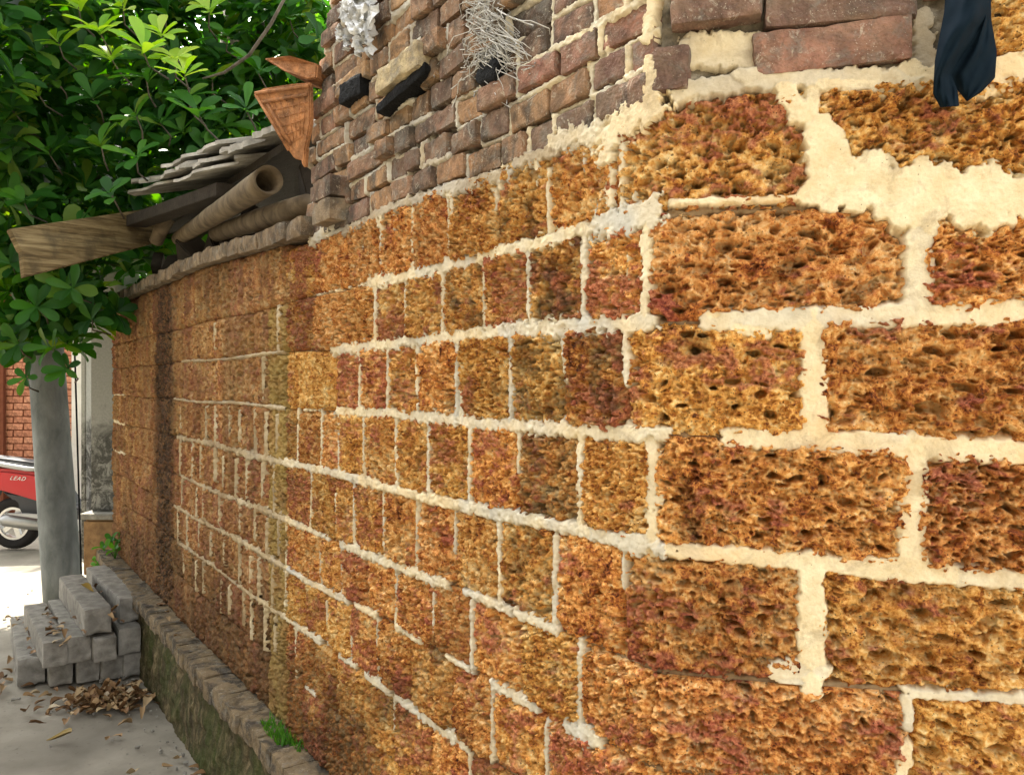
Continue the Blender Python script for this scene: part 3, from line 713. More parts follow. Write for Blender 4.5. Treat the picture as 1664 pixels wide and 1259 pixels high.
for c in range(15):
    v = 1.978 + c * pitch
    se = end_s(v); s = -0.004 - (c % 2) * 0.0
    first = True
    while s > se + 0.03:
        w = rr.choice([.082, .100, .108, .115, .14, .105, .09, .125])
        if first and c % 2: w = .06
        if s < -0.9: w = rr.choice([.105, .11, .14, .2, .16])
        a = max(s - w, se - rr.uniform(0, .03)); cs = (s + a) / 2; ww = s - a - rr.uniform(.006, .016)
        sd += 1; z = depth_s(cs)
        vis = EYE + (HOR + 170) * z / F
        vv = v + rr.uniform(-.004, .004) + 0.006 * math.sin(cs * 6)
        if ww > 0.03 and vv < vis and vv - pitch / 2 > lat_top(cs) - 0.045:
            o = 0.004 + (rr.uniform(-.007, .007) if cs > -.38 else rr.uniform(-.008, .007)) + (rr.uniform(.012, .032) if rr.random() < .08 and cs < -.25 else 0) - (rr.uniform(.004, .012) if rr.random() < .12 and cs < -.3 else 0)
            hh = pitch - (rr.uniform(.006, .012) if cs > -.38 else rr.uniform(.006, .017))
            put_brick(cs, vv, ww, hh, o, sd, M['brickp'] if cs > -0.3 and rr.random() < .6 else M['brick'],
                      rot=(rr.uniform(-.05, .05), rr.uniform(-.05, .05), rr.uniform(-.07, .07)), n=(10, 5, 6) if cs < -.6 else (16, 6, 9))
            near = cs > -.38
            if rr.random() < (.9 if near else .5): seg(a, vv - hh / 2, a, vv + hh / 2, rr.uniform(.008, .016), lvl=rr.uniform(.000, .010), grey=rr.uniform(0, .5) if near else .7, dirt=0 if near else rr.uniform(.05, .45), jag=.8)
            if rr.random() < (.85 if near else .55): seg(s, vv - pitch / 2, a, vv - pitch / 2 + rr.uniform(-.004, .004), rr.uniform(.008, .018), lvl=rr.uniform(-.002, .010), grey=rr.uniform(0, .5) if near else .7, dirt=0 if near else rr.uniform(.05, .45), jag=.85)
        s = a; first = False
brick_bed(-1.47, -0.003, 1.93, 2.14, 0.006, -0.019, 0.013, near_wall, 401)
brick_bed(-1.44, -0.35, 2.14, 2.40, 0.006, -0.030, 0.015, near_wall, 403)
brick_bed(-1.27, -0.75, 2.40, 2.68, 0.007, -0.030, 0.016, near_wall, 405)
# right-hand face bricks, placed as in the photograph
def rbrick(x0, y0, x1, y1, off, sd, rot=(0, 0, 0)):
    s0, s1 = sx(x0), sx(x1); v0, v1 = vx((x0 + x1) / 2, y1), vx((x0 + x1) / 2, y0)
    put_brick((s0 + s1) / 2, (v0 + v1) / 2, s1 - s0, v1 - v0, off, sd, M['brickp'], 0.11, rot, n=(22, 8, 9))
rbrick(1090, -34, 1238, 42, 0.022, 951, (0, -.02, 0)); rbrick(1242, -28, 1492, 40, 0.012, 952, (0, .015, 0)); rbrick(1224, 42, 1482, 112, 0.010, 953, (0.02, -.035, 0))
rbrick(1500, -60, 1640, -10, 0.004, 954); rbrick(1080, -110, 1300, -44, 0.012, 955); rbrick(1305, -105, 1560, -38, 0.01, 956)
rbrick(1072, 78, 1132, 148, 0.012, 957, (0, .05, -.2))
brick_bed(0.004, 0.50, 1.955, 2.18, 0.005, -0.012, 0.008, near_wall, 407)
# laterite above the plaster at the right-hand edge
V, Fc, at = block_mesh(sx(1600), sx(1600) + .33, lambda S: 0 * S + vx(1640, 95), lambda S: 0 * S + vx(1640, -70), 1500, .0022, .0022, grime_near)
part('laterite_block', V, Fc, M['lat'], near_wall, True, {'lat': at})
core('core', [-1.25, -0.752], 1.932, 2.66, 0.30, near_wall); core('core', [-0.75, -0.05], 1.932, 2.36, 0.30, near_wall); core('core', [-1.42, -1.252], 1.932, 2.34, 0.30, near_wall); core('core', [-0.045, 0.05, 1.25], 1.932, 2.16, 0.38, near_wall)

mortar_panel(-0.02, 0.62, 0.80, 2.12, 0.0022, 0.0022, near_wall)
mortar_panel(0.62, 1.25, 0.45, 2.10, 0.005, 0.005, near_wall)
mortar_panel(-0.75, -0.02, 0.55, 2.30, 0.0026, 0.0024, near_wall)
mortar_panel(S_JOIN, -0.75, 0.40, 2.75, 0.0040, 0.0030, near_wall)
mortar_panel(-5.05, S_JOIN, 0.40, 2.02, 0.009, 0.005, far_wall, base_off=-0.002)
# two brick ends sticking out at the toothed end
for x, y, h, m in [(549, 310, .058, 'brick'), (548, 347, .060, 'coping')]:
    put_brick(sx(x) , vx(x, y), .13, h, 0.05, int(x + y), M[m], 0.16)
# coping bricks on the far wall
s = -1.42; sd = 2000
while s > -5.06:
    w = rr.choice([.10, .12, .15, .20]); sd += 1; cs = s - w / 2
    top = float(np.interp(-cs, [1.4, 2.7, 6], [1.955, 2.015, 2.03]))
    put_brick(cs, top + .033, w - .006, .058, 0.035 + rr.uniform(-.008, .008), sd, M['coping'], 0.24, (rr.uniform(-.04, .04), rr.uniform(-.04, .04), rr.uniform(-.05, .05)), 'coping_brick', far_wall, (6, 4, 3))
    s -= w
# ------------------------------------------------------------------ plinth with its brick-on-edge ledge
plinth = thing('plinth', 'mossy low ledge along the foot of the wall, edged with worn bricks', 'ledge', tuple(wp(-2.6, 0, 0.04)))
ns, nv = 420, 40
S, T = np.meshgrid(np.linspace(-5.12, -0.25, ns + 1), np.linspace(0, 1, nv + 1)); S, T = S.ravel(), T.ravel(); V = -0.03 + T * 0.375
off = 0.082 - 0.012 * T + 0.014 * fbm(S * 9, V * 14, None, 501, 4) + .006 * perlin(S * 40, V * 40, None, 505) - 0.012 * sstep(.9, 1, T)
part('plinth_face', wall_pt(S, V, off), grid_faces(ns + 1, nv + 1), M['moss'], plinth)
mb = MB(); f = [wp(s, 0, .06) for s in (-5.11, -.25)]; b = [wp(s, 0, -.05) for s in (-.25, -5.11)]
mb.prism([Vector((p.x, p.y, -.02)) for p in f + b], (0, 0, .36)); mb.out('plinth_core', M['moss'], plinth)
s = -0.5; sd = 2500
while s > -5.08:
    w = rr.uniform(.085, .13) if s > -3.4 else rr.uniform(.14, .22); sd += 1
    V, Fc = rough_box(w / 2, .062, .034, .004, (10, 9, 6), .0042, 44, sd, .12)
    Rm = Matrix((Vector((*-DL, 0)), Vector((*-NL, 0)), Vector((0, 0, 1)))).transposed() @ Matrix.Rotation(rr.uniform(-.04, .04), 3, 'Z') @ Matrix.Rotation(rr.uniform(-.025, .025), 3, 'Y')
    c = wp(s - w / 2, .366 + rr.uniform(-.004, .003) , .035 + rr.uniform(-.008, .008))
    part('ledge_brick', V @ np.array(Rm).T + np.array(c), Fc, M['ledge'], plinth); s -= w

# ------------------------------------------------------------------ ground
def gsheet():
    xs = np.concatenate([[-120, -40, -12], np.linspace(-6, 3, 61), [8, 40, 120]]); ys = np.concatenate([[-60, -20, -6], np.linspace(-1, 12, 81), [20, 60, 160]])
    X, Y = np.meshgrid(xs, ys); Z = 0.012 * perlin(X * .8, Y * .8, None, 601) * (np.abs(X) < 7) * (Y < 13) * (Y > -2)
    o = part('ground', np.column_stack([X.ravel(), Y.ravel(), Z.ravel() - 0.012]), grid_faces(len(xs), len(ys)), M['ground'], None); tag(o, kind='structure')
gsheet()
exec_later = []
# ------------------------------------------------------------------ concrete pole in the lane
pz = 5.6
pole = thing('utility_pole', 'round grey concrete utility pole leaning slightly, behind the stacked blocks', 'pole', tuple(P(103, 975, pz)))
pts, rad = [], []
for t in np.linspace(-0.03, 1, 14):
    x = 103 + (30 - 103) * t; y = 975 + (-60 - 975) * t
    p = P(x, y, pz + 0.1 * t); pts.append(p); rad.append(0.125 - 0.03 * t)
pts.append(pts[-1] + (pts[-1] - pts[-2]) * 6); rad.append(.075)
mb = MB(); mb.tube(pts, rad, 28); mb.out('shaft', M['pole'], pole, True)
mb = MB(); q = [P(122, 590, 5.52), P(127, 760, 5.54), P(133, 960, 5.56)]; mb.tube([P(112, 300, 5.5)] + q, .006, 6); mb.out('ground_wire', M['char'], pole, True)

# ------------------------------------------------------------------ stacked concrete blocks
EL = Vector((*DL, 0)); EW = Vector((*-NL, 0)); EZ = Vector((0, 0, 1))
def cblock(px, py_bottom, z0, length, w, h, yaw, label, sd, along=0.0):
    d = F * (EYE - z0) / (py_bottom - HOR)
    c = P(px, py_bottom, d); c.z = z0
    V, Fc = rough_box(w / 2, length / 2, h / 2, .006, (10, 40, 10), .0032, 36, sd, .05)
    R = Matrix((EW, EL, EZ)).transposed() @ Matrix.Rotation(yaw, 3, 'Z')
    V = V @ np.array(R).T
    ctr = c + (R @ Vector((0, length / 2, 0))) + Vector((0, 0, h / 2))
    me = mesh_raw('concrete_block', V, Fc); o = link('concrete_block', me, M['block'], None, ctr)
    tag(o, label, 'concrete block', 'rough concrete blocks stacked by the wall'); return o
H = .122
cblock(51, 1113, 0.0, .92, .122, .135, -.02, 'outermost concrete block lying on the lane, leaf-strewn top, farthest from the wall', 11)
cblock(99, 1114, 0.0, .85, .106, H, .0, 'bottom concrete block beside the outermost one, under a tilted block', 12)
cblock(143, 1108, 0.0, .85, .106, H, .0, 'shadowed concrete block in the middle of the bottom layer', 13)
cblock(184, 1103, 0.0, .85, .110, H, .0, 'shadowed bottom concrete block, second from the mossy ledge', 14)
cblock(219, 1098, 0.0, .85, .110, H, .0, 'bottom concrete block closest to the mossy ledge', 15)
cblock(90, 1083, H + .006, .84, .108, .125, .03, 'second-layer concrete block with clean grey top beside the leaf-strewn bottom block', 21)
cblock(129, 1076, H + .004, .86, .110, .13, .01, 'second-layer concrete block with leaves and twigs along its left side', 22)
cblock(171, 1074, H + .004, .80, .108, .118, .0, 'second-layer concrete block under the left one of the top pair', 23)
cblock(211, 1062, H + .006, .80, .106, .13, -.02, 'second-layer concrete block nearest the wall, pale front end', 24)
cblock(159, 1030, 2 * H + .016, .88, .124, .13, .03, 'top-layer concrete block with a golden leaf on it, left one of the pair', 31)
cblock(214, 1010, 2 * H + .018, .92, .116, .13, .05, 'top-layer concrete block nearest the wall, right one of the pair', 32)

# ------------------------------------------------------------------ leaf shapes
LROW = [(0, .03), (.16, .07), (.38, .13), (.62, .195), (.82, .19), (.94, .125), (1.0, .0)]
def leaf_template(curl=.25, fold=.06, wave=0.0, sd=0):
    V = []; r = random.Random(sd)
    for t, w in LROW:
        z = -curl * t * t + .12 * t
        for k in (-1, 0, 1): V.append((k * w, t, z + fold * abs(k) * (w / .18) + wave * r.uniform(-1, 1)))
    Fc = []
    for i in range(len(LROW) - 1):
        for k in range(2):
            a = i * 3 + k; Fc.append((a, a + 1, a + 4, a + 3))
    return np.array(V), np.array(Fc)
LT, LF = leaf_template()
def rosette(c, axis, n, L, rnd, spread=(0.85, 1.35)):
    axis = Vector(axis).normalized(); a = axis.orthogonal().normalized(); b = axis.cross(a); out = []; ph = rnd.uniform(0, 6.28)
    for i in range(n):
        w = ph + 2 * math.pi * i / n + rnd.uniform(-.25, .25); th = rnd.uniform(*spread)
        rad_ = a * math.cos(w) + b * math.sin(w)
        y = axis * math.cos(th) + rad_ * math.sin(th); nz = axis * math.sin(th) - rad_ * math.cos(th); x = y.cross(nz)
        l = L * rnd.uniform(.75, 1.12)
        out.append((np.array([x * l * rnd.uniform(.85, 1.15), y * l, nz * l]), np.array(Vector(c) + axis * rnd.uniform(-.02, .02))))
    return out
def leaves_mesh(items, tmpl=None):
    T_, Fc = (LT, LF) if tmpl is None else tmpl
    r_ = np.random.default_rng(len(items))
    A = np.array([m for m, _ in items]); B = np.array([p for _, p in items])
    TT = np.repeat(T_[None], len(items), 0); TT[:, :, 2] = TT[:, :, 2] * r_.uniform(.2, 2.2, (len(items), 1)) + TT[:, :, 0] * r_.uniform(-.5, .5, (len(items), 1)) * TT[:, :, 1]; TT[:, :, 0] += TT[:, :, 1] ** 2 * r_.uniform(-.16, .16, (len(items), 1))
    V = np.einsum('nvk,nkj->nvj', TT, A) + B[:, None, :]
    Fq = Fc[None] + (np.arange(len(items)) * len(T_))[:, None, None]
    return V.reshape(-1, 3), Fq.reshape(-1, 4)

tree = thing('broadleaf_tree', 'dark green tree with whorled leaves overhanging the tiled eave, pole and wall top', 'tree', (-2.35, 6.1, 0))
mb = MB(); mb.tube([(-2.35, 6.1, -.1), (-2.3, 6.05, 1.2), (-2.25, 6.0, 2.4), (-2.1, 5.9, 3.4), (-2.0, 5.8, 4.6)], [.17, .15, .13, .10, .06], 14); mb.out('trunk', M['bark'], tree, True)
for pts_, r_ in [([(-2.25, 6.0, 2.2), (-2.6, 5.3, 2.8), (-2.9, 4.6, 3.0), (-3.1, 4.1, 2.8)], [.07, .05, .035, .015]), ([(-2.2, 6.0, 2.6), (-1.7, 5.4, 3.3), (-1.5, 4.8, 3.9)], [.07, .05, .02]),
                 ([(-2.15, 5.95, 3.0), (-3.0, 5.9, 3.5), (-3.8, 5.6, 3.6)], [.07, .05, .02]), ([(-2.2, 6.0, 2.7), (-1.5, 6.4, 3.4), (-.9, 6.6, 3.9)], [.06, .045, .02]), ([(-2.6, 5.3, 2.8), (-2.9, 4.9, 2.3), (-2.8, 4.5, 1.9)], [.035, .025, .01])]:
    mb = MB(); mb.tube(pts_, r_, 9); mb.out('branch', M['bark'], tree, True)
rl = random.Random(21)
# whorls standing out at the front of the crown, each leaf an object of its own
FRONT = [(232, 82, 3.6, 1, .150), (160, 50, 3.7, 1, .145), (128, 12, 3.8, 1, .14), (300, 122, 3.6, 1, .130), (200, 15, 3.9, 1, .13), (262, 60, 3.75, 1, .13), (95, 70, 4.0, 1, .12), (285, 100, 3.7, 1, .12), (180, 95, 3.8, 1, .13), (340, 20, 4.0, 1, .12), (15, 60, 4.2, 1, .13), (60, 150, 4.1, 1, .11), (238, 130, 3.7, 0, .150), (222, 190, 3.8, 0, .13), (322, 186, 3.6, 0, .15), (305, 165, 3.9, 0, .14),
         (222, 258, 3.7, 0, .13), (182, 318, 3.6, 0, .12), (165, 240, 3.9, 0, .14), (60, 40, 4.1, 0, .15), (400, 180, 3.4, 0, .12), (90, 130, 4.2, 0, .16), (80, 250, 4.2, 0, .15), (40, 330, 4.2, 0, .15), (120, 470, 4.2, 0, .14),
         (60, 500, 4.2, 0, .15), (30, 560, 4.3, 0, .15), (150, 520, 4.3, 0, .13), (85, 565, 4.2, 0, .13), (20, 430, 4.3, 0, .15), (370, 60, 4.2, 0, .16), (420, 120, 4.1, 0, .16), (270, 20, 4.1, 0, .15), (345, 130, 4.2, 0, .15), (20, 180, 4.1, 0, .16),
         (470, 30, 4.3, 0, .16), (130, 370, 4.3, 0, .14), (45, 615, 4.2, 0, .09), (110, 600, 4.25, 0, .12), (260, 200, 4.1, 0, .14), (150, 160, 4.1, 0, .15)]
nl = 0
lm_d, lm_n = [], []
for k in range(6):
    T_, F_ = leaf_template(rl.uniform(.05, .5), rl.uniform(.03, .14), .012, k); T_[:, 0] += T_[:, 1] ** 2 * rl.uniform(-.12, .12)
    for L_, m_ in ((lm_d, 'leaf'), (lm_n, 'leafsun')): L_.append(mesh_raw('leaf', T_, F_)); L_[-1].materials.append(M[m_])
for x, y, z, new, L_ in FRONT:  # new picks the leaf colour painted as sunlit
    ax = (rl.uniform(-.35, .25), -.55 + rl.uniform(-.3, .2), .75 if y < 420 else .1)
    for Mx, c in rosette(P(x, y, z), ax, 8 if new else 7, L_, rl):
        o = bpy.data.objects.new('leaf', rl.choice(lm_n if new else lm_d)); COL.objects.link(o); o.parent = tree; nl += 1
        m4 = Matrix.Identity(4)
        for i in range(3):
            for j in range(3): m4[j][i] = Mx[i][j]
        m4.translation = Vector(c) - tree.location
        o.matrix_basis = m4
# the rest of the crown, plus unseen clumps added to shade the lane
CLW = [((-3.7, 5.8, 2.7), .8, .7, .6, 100), ((-4.2, 6.5, 3.6), .9, .8, .6, 120), ((-3.2, 5.2, 3.3), .7, .6, .5, 90), ((-4.6, 7.2, 4.6), 1.0, .9, .7, 120), ((-3.8, 6.6, 4.8), .9, .9, .6, 110), ((-2.75, 5.7, 2.25), .55, .35, .35, 60), ((-3.0, 6.6, 2.2), .6, .4, .5, 70)]  # clumps added mainly to keep sun off the near ground and blocks
CL = [  # centre px,py,depth, radii x,y,z in metres, whorls
 (90, 60, 4.6, .75, .5, .55, 85), (80, 260, 4.7, .6, .45, .5, 75), (60, 430, 4.6, .45, .35, .38, 60), (230, 120, 4.6, .6, .45, .45, 70), (370, 80, 4.9, .6, .5, .5, 80), (300, 230, 4.7, .5, .4, .35, 55), (430, 150, 4.8, .45, .5, .4, 50),
 (500, 40, 4.6, .35, .4, .5, 40), (150, 380, 5.0, .5, .4, .4, 55), (130, 510, 4.75, .35, .3, .18, 36), (40, 545, 4.5, .30, .25, .17, 26), (220, 440, 4.9, .28, .3, .2, 26), (200, -150, 4.6, 1.3, .9, .5, 130), (-250, 200, 4.8, .9, .8, 1.1, 130),
 (-60, 120, 4.0, .5, .5, .8, 70), (-120, -120, 3.9, .8, .6, .5, 90), (30, -260, 4.0, .9, .7, .4, 110), (-350, 60, 4.3, .8, .8, .9, 110), (-500, -100, 5.0, 1.2, 1.2, .9, 140), (400, 300, 5.6, .8, .4, .5, 70), (250, 330, 5.4, .6, .3, .5, 60),
 (150, -420, 5.0, 1.6, 1.2, .7, 150), (300, -700, 5.0, 1.8, 1.5, .8, 170), (-200, -600, 5.2, 1.8, 1.4, .9, 150), (500, -480, 5.4, 1.5, 1.2, .8, 120), (100, -1000, 5.4, 2.0, 1.6, .9, 150),
 (-60, 340, 4.9, .6, .5, .5, 90), (-190, 260, 5.2, .7, .6, .7, 120), (-330, 420, 5.2, .7, .6, .6, 90), (-120, 60, 5.4, .9, .7, .6, 110),
 (450, -150, 4.8, .9, .8, .6, 80), (-150, -250, 5.2, 1.3, 1.0, .8, 120), (250, 250, 6.2, 1.4, .7, 1.1, 170), (80, 300, 6.6, 1.0, .5, 1.0, 110), (480, 150, 6.4, 1.1, .7, 1.0, 110)]
items = []
for c, rx, ry, rz, n in [(P(q[0], q[1], q[2]),) + q[3:] for q in CL] + [(Vector(q[0]),) + q[1:] for q in CLW]:
    for i in range(n):
        d = Vector((rl.gauss(0, 1), rl.gauss(0, 1), rl.gauss(0, 1))).normalized() * (rl.random() ** .45)
        p = c + Vector((d.x * rx, d.y * ry, d.z * rz))
        # nothing through the wall top or into the lane's headroom below the crown
        ax = Vector((d.x * .7 + rl.uniform(-.5, .5), d.y * .7 - .2 + rl.uniform(-.5, .5), .6 + rl.uniform(-.5, .5)))
        wx = A0 - 0.7015 * p.y
        if -.12 < p.x - wx < .45 and p.z < 2.3: continue
        items += rosette(p, ax, rl.choice([6, 7, 8]), rl.uniform(.12, .18), rl, (.7, 1.5))
V, Fc = leaves_mesh(items); tag(part('foliage', V, Fc, M['leaf'], tree), kind='stuff')
# twigs under the whorls
mb = MB()
for x, y, z, new, L_ in FRONT:
    p = P(x, y, z); mb.tube([p, p + Vector((rl.uniform(-.03, .03), .06, -.05)), p + Vector((rl.uniform(-.05, .05), .16, -.07))], [.003, .004, .005], 5)
tag(mb.out('twigs', M['bark'], tree, True), kind='stuff')

# woods behind
items = []
for i in range(900):
    p = Vector((rl.uniform(-11, 4), rl.uniform(11.5, 14), rl.uniform(2.2, 8.5)))
    items += rosette(p, (rl.uniform(-1, 1), -1, rl.uniform(-.3, 1)), 7, rl.uniform(.3, .5), rl, (.7, 1.5))
V, Fc = leaves_mesh(items); o = part('distant_foliage', V, Fc, M['leaf'], None); tag(o, kind='stuff')

# hanging vine
vine = MB(); vine.tube([P(472, -20, 3.2), P(440, 40, 3.25), P(405, 90, 3.3), P(365, 118, 3.4), P(330, 128, 3.5)], [.006, .007, .007, .006, .004], 7)
o = vine.out('vine', M['bark'], None, True); tag(o, 'thin grey-green vine looping through the leaves beside the terracotta tiles', 'vine')

# ------------------------------------------------------------------ shed eave: sheets, plank, bamboo
def on_wall(t, z, out=0.0):
    """point over the wall line at depth t"""
    return Vector((A0 - 0.7015 * t - out * .8187, t - out * .5743, z))
def sheet(x0, y0, z0, x1, y1, z1, back, rise, label, sd, waves=5, th=.008):
    a, b = P(x0, y0, z0), P(x1, y1, z1); r = random.Random(sd); bk = Vector((.70, .50, 0)) * back + Vector((0, 0, rise))
    nu, nw = 44, 8; top = []; bot = []
    for i in range(nu + 1):
        t = i / nu; jag = .14 * max(0, math.sin(i * .30 + sd * 1.9)) ** 4 + .03 * math.sin(i * .9 + sd) * math.sin(i * .23) + r.uniform(-.006, .006)
        for k in range(nw + 1):
            w = k / nw; p = a.lerp(b, t) + bk * (w + (jag if k == 0 else 0)) + Vector((0, 0, .006 * math.sin(t * waves * 2 * math.pi) + .012 * math.sin(t * 5 + sd)))
            top.append(p + Vector((0, 0, th / 2))); bot.append(p - Vector((0, 0, th / 2)))
    n1 = len(top); V = top + bot; g = grid_faces(nw + 1, nu + 1); Fc = [tuple(f) for f in g] + [tuple(f[::-1] + n1) for f in g]
    idx = np.arange(n1).reshape(nu + 1, nw + 1)
    ring = list(idx[0, :-1]) + list(idx[:-1, -1]) + list(idx[-1, :0:-1]) + list(idx[:0:-1, 0]); m = len(ring)
    Fc += [(ring[i], ring[i] + n1, ring[(i + 1) % m] + n1, ring[(i + 1) % m]) for i in range(m)]
    mb = MB(); mb.add(V, Fc); o = mb.out('roof_slab', M['sheet'], None, False); tag(o, label, 'roof slab', 'broken roof slabs over the wall'); return o
LBL = [((200, 322, 4.05), (378, 254, 3.05), 'lowest long broken slab of the eave, its tip above the plank', .012), ((212, 300, 3.96), (300, 268, 3.45), 'short pale snapped slab in the second layer of the eave', .016), ((290, 273, 3.48), (382, 240, 3.08), 'second-layer slab of the eave, toward the bricks', .016),
       ((246, 272, 3.75), (390, 226, 3.08), 'whitish slab lying on top of the eave', .014), ((370, 242, 3.12), (466, 204, 2.60), 'dark slab of the eave rising to the lattice tile', .022)]
for i, (p0, p1, lb, th_) in enumerate(LBL): sheet(*p0, *p1, .55 + .03 * i, .12 + .015 * i, lb, i + 1, 3, th_)
# plank
def plankmat():
    m = NT('plank_grain', .9, .12)
    def dot(v):
        d = m.n('VectorMath', operation='DOT_PRODUCT'); m.t.links.new(m.co(), d.inputs[0]); d.inputs[1].default_value = v; return d.outputs['Value']
    d_ = (P(262, 364, 4.25) - P(28, 410, 3.35)).normalized(); w_ = (P(40, 450, 3.35) - P(16, 372, 3.35)).normalized()
    c_ = m.n('CombineXYZ'); m.t.links.new(m.math('MULTIPLY', dot(d_), 3.0), c_.inputs[0]); m.t.links.new(m.math('MULTIPLY', dot(w_), 45.0), c_.inputs[1])
    n1 = m.noise(1, 6, .65, .3, c_.outputs[0]); n2 = m.noise(9, 5, .6)
    c = m.ramp(n1, [(.3, (.035, .024, .012)), (.48, (.17, .120, .055)), (.66, (.33, .25, .125))])
    c = m.mix(m.rng(n2, .5, .7, 0, .7), c, (.06, .048, .028))
    m.color(c); m.bump(n1, .9, .006); return m.m
pl = MB(); a0, a1, b0, b1 = P(16, 372, 3.35), P(40, 450, 3.35), P(262, 336, 4.25), P(262, 392, 4.25)
nrm = (a1 - a0).cross(b0 - a0).normalized()
if nrm.y < 0: nrm = -nrm
pm = P(28, 408, 3.36)
pl.prism([a0, pm + Vector((.012, 0, .004)), pm + Vector((.02, 0, -.004)), a1, b1, b0], nrm * .025)
o = pl.out('plank', plankmat(), None, False, .003); tag(o, 'weathered yellow-brown plank sticking out from the eave over the lane', 'plank')
pl = MB(); pl.prism([P(205, 350, 4.0), P(205, 368, 4.0), P(352, 318, 3.3), P(352, 296, 3.3)], Vector((.06, .09, .01)))
o = pl.out('batten', M['darkfill'], None, False, .003); tag(o, 'grey timber batten under the broken roof sheets', 'batten')
# bamboo with open end toward us
def hollow(p0, p1, r0, r1, th, n=26, m=16):
    p0, p1 = Vector(p0), Vector(p1); t = (p1 - p0).normalized(); a = t.cross(Vector((0, 0, 1))).normalized(); b = a.cross(t); V = []
    prof = [(i / m, 1.0 + (.05 if i in (2, 8, 13) else 0) + .015 * math.sin(i * 2.3)) for i in range(m + 1)]
    rows = [(0.28, 1 - th / r0)] + [(0.02, 1 - th / r0)] + prof
    for u, k in rows:
        c = p0.lerp(p1, u); r = (r0 + (r1 - r0) * u) * k
        for j in range(n): V.append(c + (a * math.cos(6.28319 * j / n) + b * math.sin(6.28319 * j / n)) * r)
    Fc = [tuple(f) for f in grid_faces(n, len(rows), wrap=True)] + [tuple(range(n))]
    return MB().add(V, Fc)
o = hollow(P(437, 292, 2.62), P(290, 388, 4.1), .047, .034, .014).out('bamboo_pole', M['bamboo'], None, True); tag(o, 'thick hollow bamboo pole lying on the wall, open end showing', 'bamboo pole', 'bamboo on the wall top')
mb = MB(); mb.tube([P(500, 330, 2.62), P(470, 343, 2.75), P(420, 358, 3.05), P(352, 380, 3.7)], [.03, .040, .042, .036], 18); o = mb.out('bamboo_pole', M['bamboo'], None, True); tag(o, 'second dark bamboo pole, half hidden beneath the hollow-ended one', 'bamboo pole', 'bamboo on the wall top')
mb = MB(); mb.tube([P(254, 392, 4.05), P(262, 372, 4.0), P(275, 355, 4.0)], [.034, .036, .030], 16); o = mb.out('pipe', M['bamboo'], None, True); tag(o, 'short dark stub of pipe hanging under the eave beyond the bamboo', 'pipe')
# rubble and rafters in the dark of the eave
rr2 = random.Random(3)
mb = MB()
for k in range(26):
    t = rr2.uniform(2.75, 4.9); c = on_wall(t, 2.10 + rr2.uniform(0, .16), -rr2.uniform(.10, .5)); sz = rr2.uniform(.05, .12)
    Mx = Matrix.Translation(c) @ Quaternion((rr2.random(), rr2.random(), rr2.random(), 1)).normalized().to_matrix().to_4x4()
    mb.box((-sz, -sz * .7, -sz * .5), (sz, sz * .7, sz * .5), Mx)
o = mb.out('rubble', M['darkfill'], None, False, .006); tag(o, kind='stuff')
# shed roof behind the wall that the sheets belong to
sh = thing('shed', 'dark sagging lean-to shed behind the lane wall, under the tree', 'shed', tuple(on_wall(3.8, 0, -1.0)))
mb = MB(); q = [on_wall(2.65, 2.36, -.10), on_wall(5.0, 2.40, -.10), on_wall(5.0, 2.85, -1.6), on_wall(2.65, 2.80, -1.6)]; mb.prism(q, (0, 0, .03)); mb.out('roof', M['darkfill'], sh, False)
mb = MB(); q = [on_wall(2.65, 0, -1.5), on_wall(5.0, 0, -1.5), on_wall(5.0, 0, -1.6), on_wall(2.65, 0, -1.6)]; mb.prism(q, (0, 0, 2.78)); mb.out('wall', M['darkfill'], sh, False)

# terracotta tiles at the end of the brickwork
def slab(poly, th, name, mat, parent, bevel=.004):
    n = (poly[1] - poly[0]).cross(poly[2] - poly[0]).normalized()
    if n.y < 0: n = -n
    mb = MB(); mb.prism(poly, n * th); return mb.out(name, mat, parent, False, bevel), n
tt = thing('ridge_tile', 'orange terracotta tile with lattice relief leaning on the brick end', 'tile', tuple(P(460, 200, 2.42)))
def tp(x, y): return P(x, y, 2.28 + (500 - x) * .0012 + (y - 140) * .0006)
poly = [tp(414, 152), tp(426, 144), tp(470, 137), tp(503, 134), tp(504, 200), tp(492, 262), tp(477, 258), tp(468, 245)]
_, nn = slab(poly, .018, 'tile_body', M['terracotta'], tt)
mb = MB()
for a, b in [((416, 153), (470, 244)), ((416, 152), (502, 140)), ((428, 166), (500, 154)), ((436, 170), (474, 236))]:
    mb.tube([tp(*a) - nn * .002, tp(*b) - nn * .002], .0055, 6)
mb.out('raised_rim', M['terracotta'], tt, True)
mb = MB()
for k in range(6):
    mb.tube([tp(446 + k * 10, 166 - k * 1.5) - nn * .0005, tp(468 + k * 5, 238 - k * 4) - nn * .0005], .0022, 5)
for k in range(5):
    mb.tube([tp(442 + k * 8, 180 + k * 13) - nn * .0005, tp(500 - k * 2, 166 + k * 14) - nn * .0005], .0022, 5)
mb.out('lattice_relief', M['terracotta'], tt, True)
poly = [tp(485, 232), tp(496, 240), tp(494, 274), tp(489, 266)]
o, _ = slab(poly, .02, 'tile_shard', M['terracotta'], None); tag(o, 'small terracotta shard wedged below the lattice tile', 'tile shard')
def tq(x, y, d=0): return P(x, y, 2.30 + d)
ft = MB(); ft.prism([tq(428, 95, .06), tq(470, 90), tq(516, 104), tq(514, 128), tq(500, 130), tq(460, 115)], Vector((.05, .16, .012)))
o = ft.out('roof_tile', M['terracotta'], None, False, .004); tag(o, 'flat red terracotta tile jutting out above the lattice tile', 'tile')

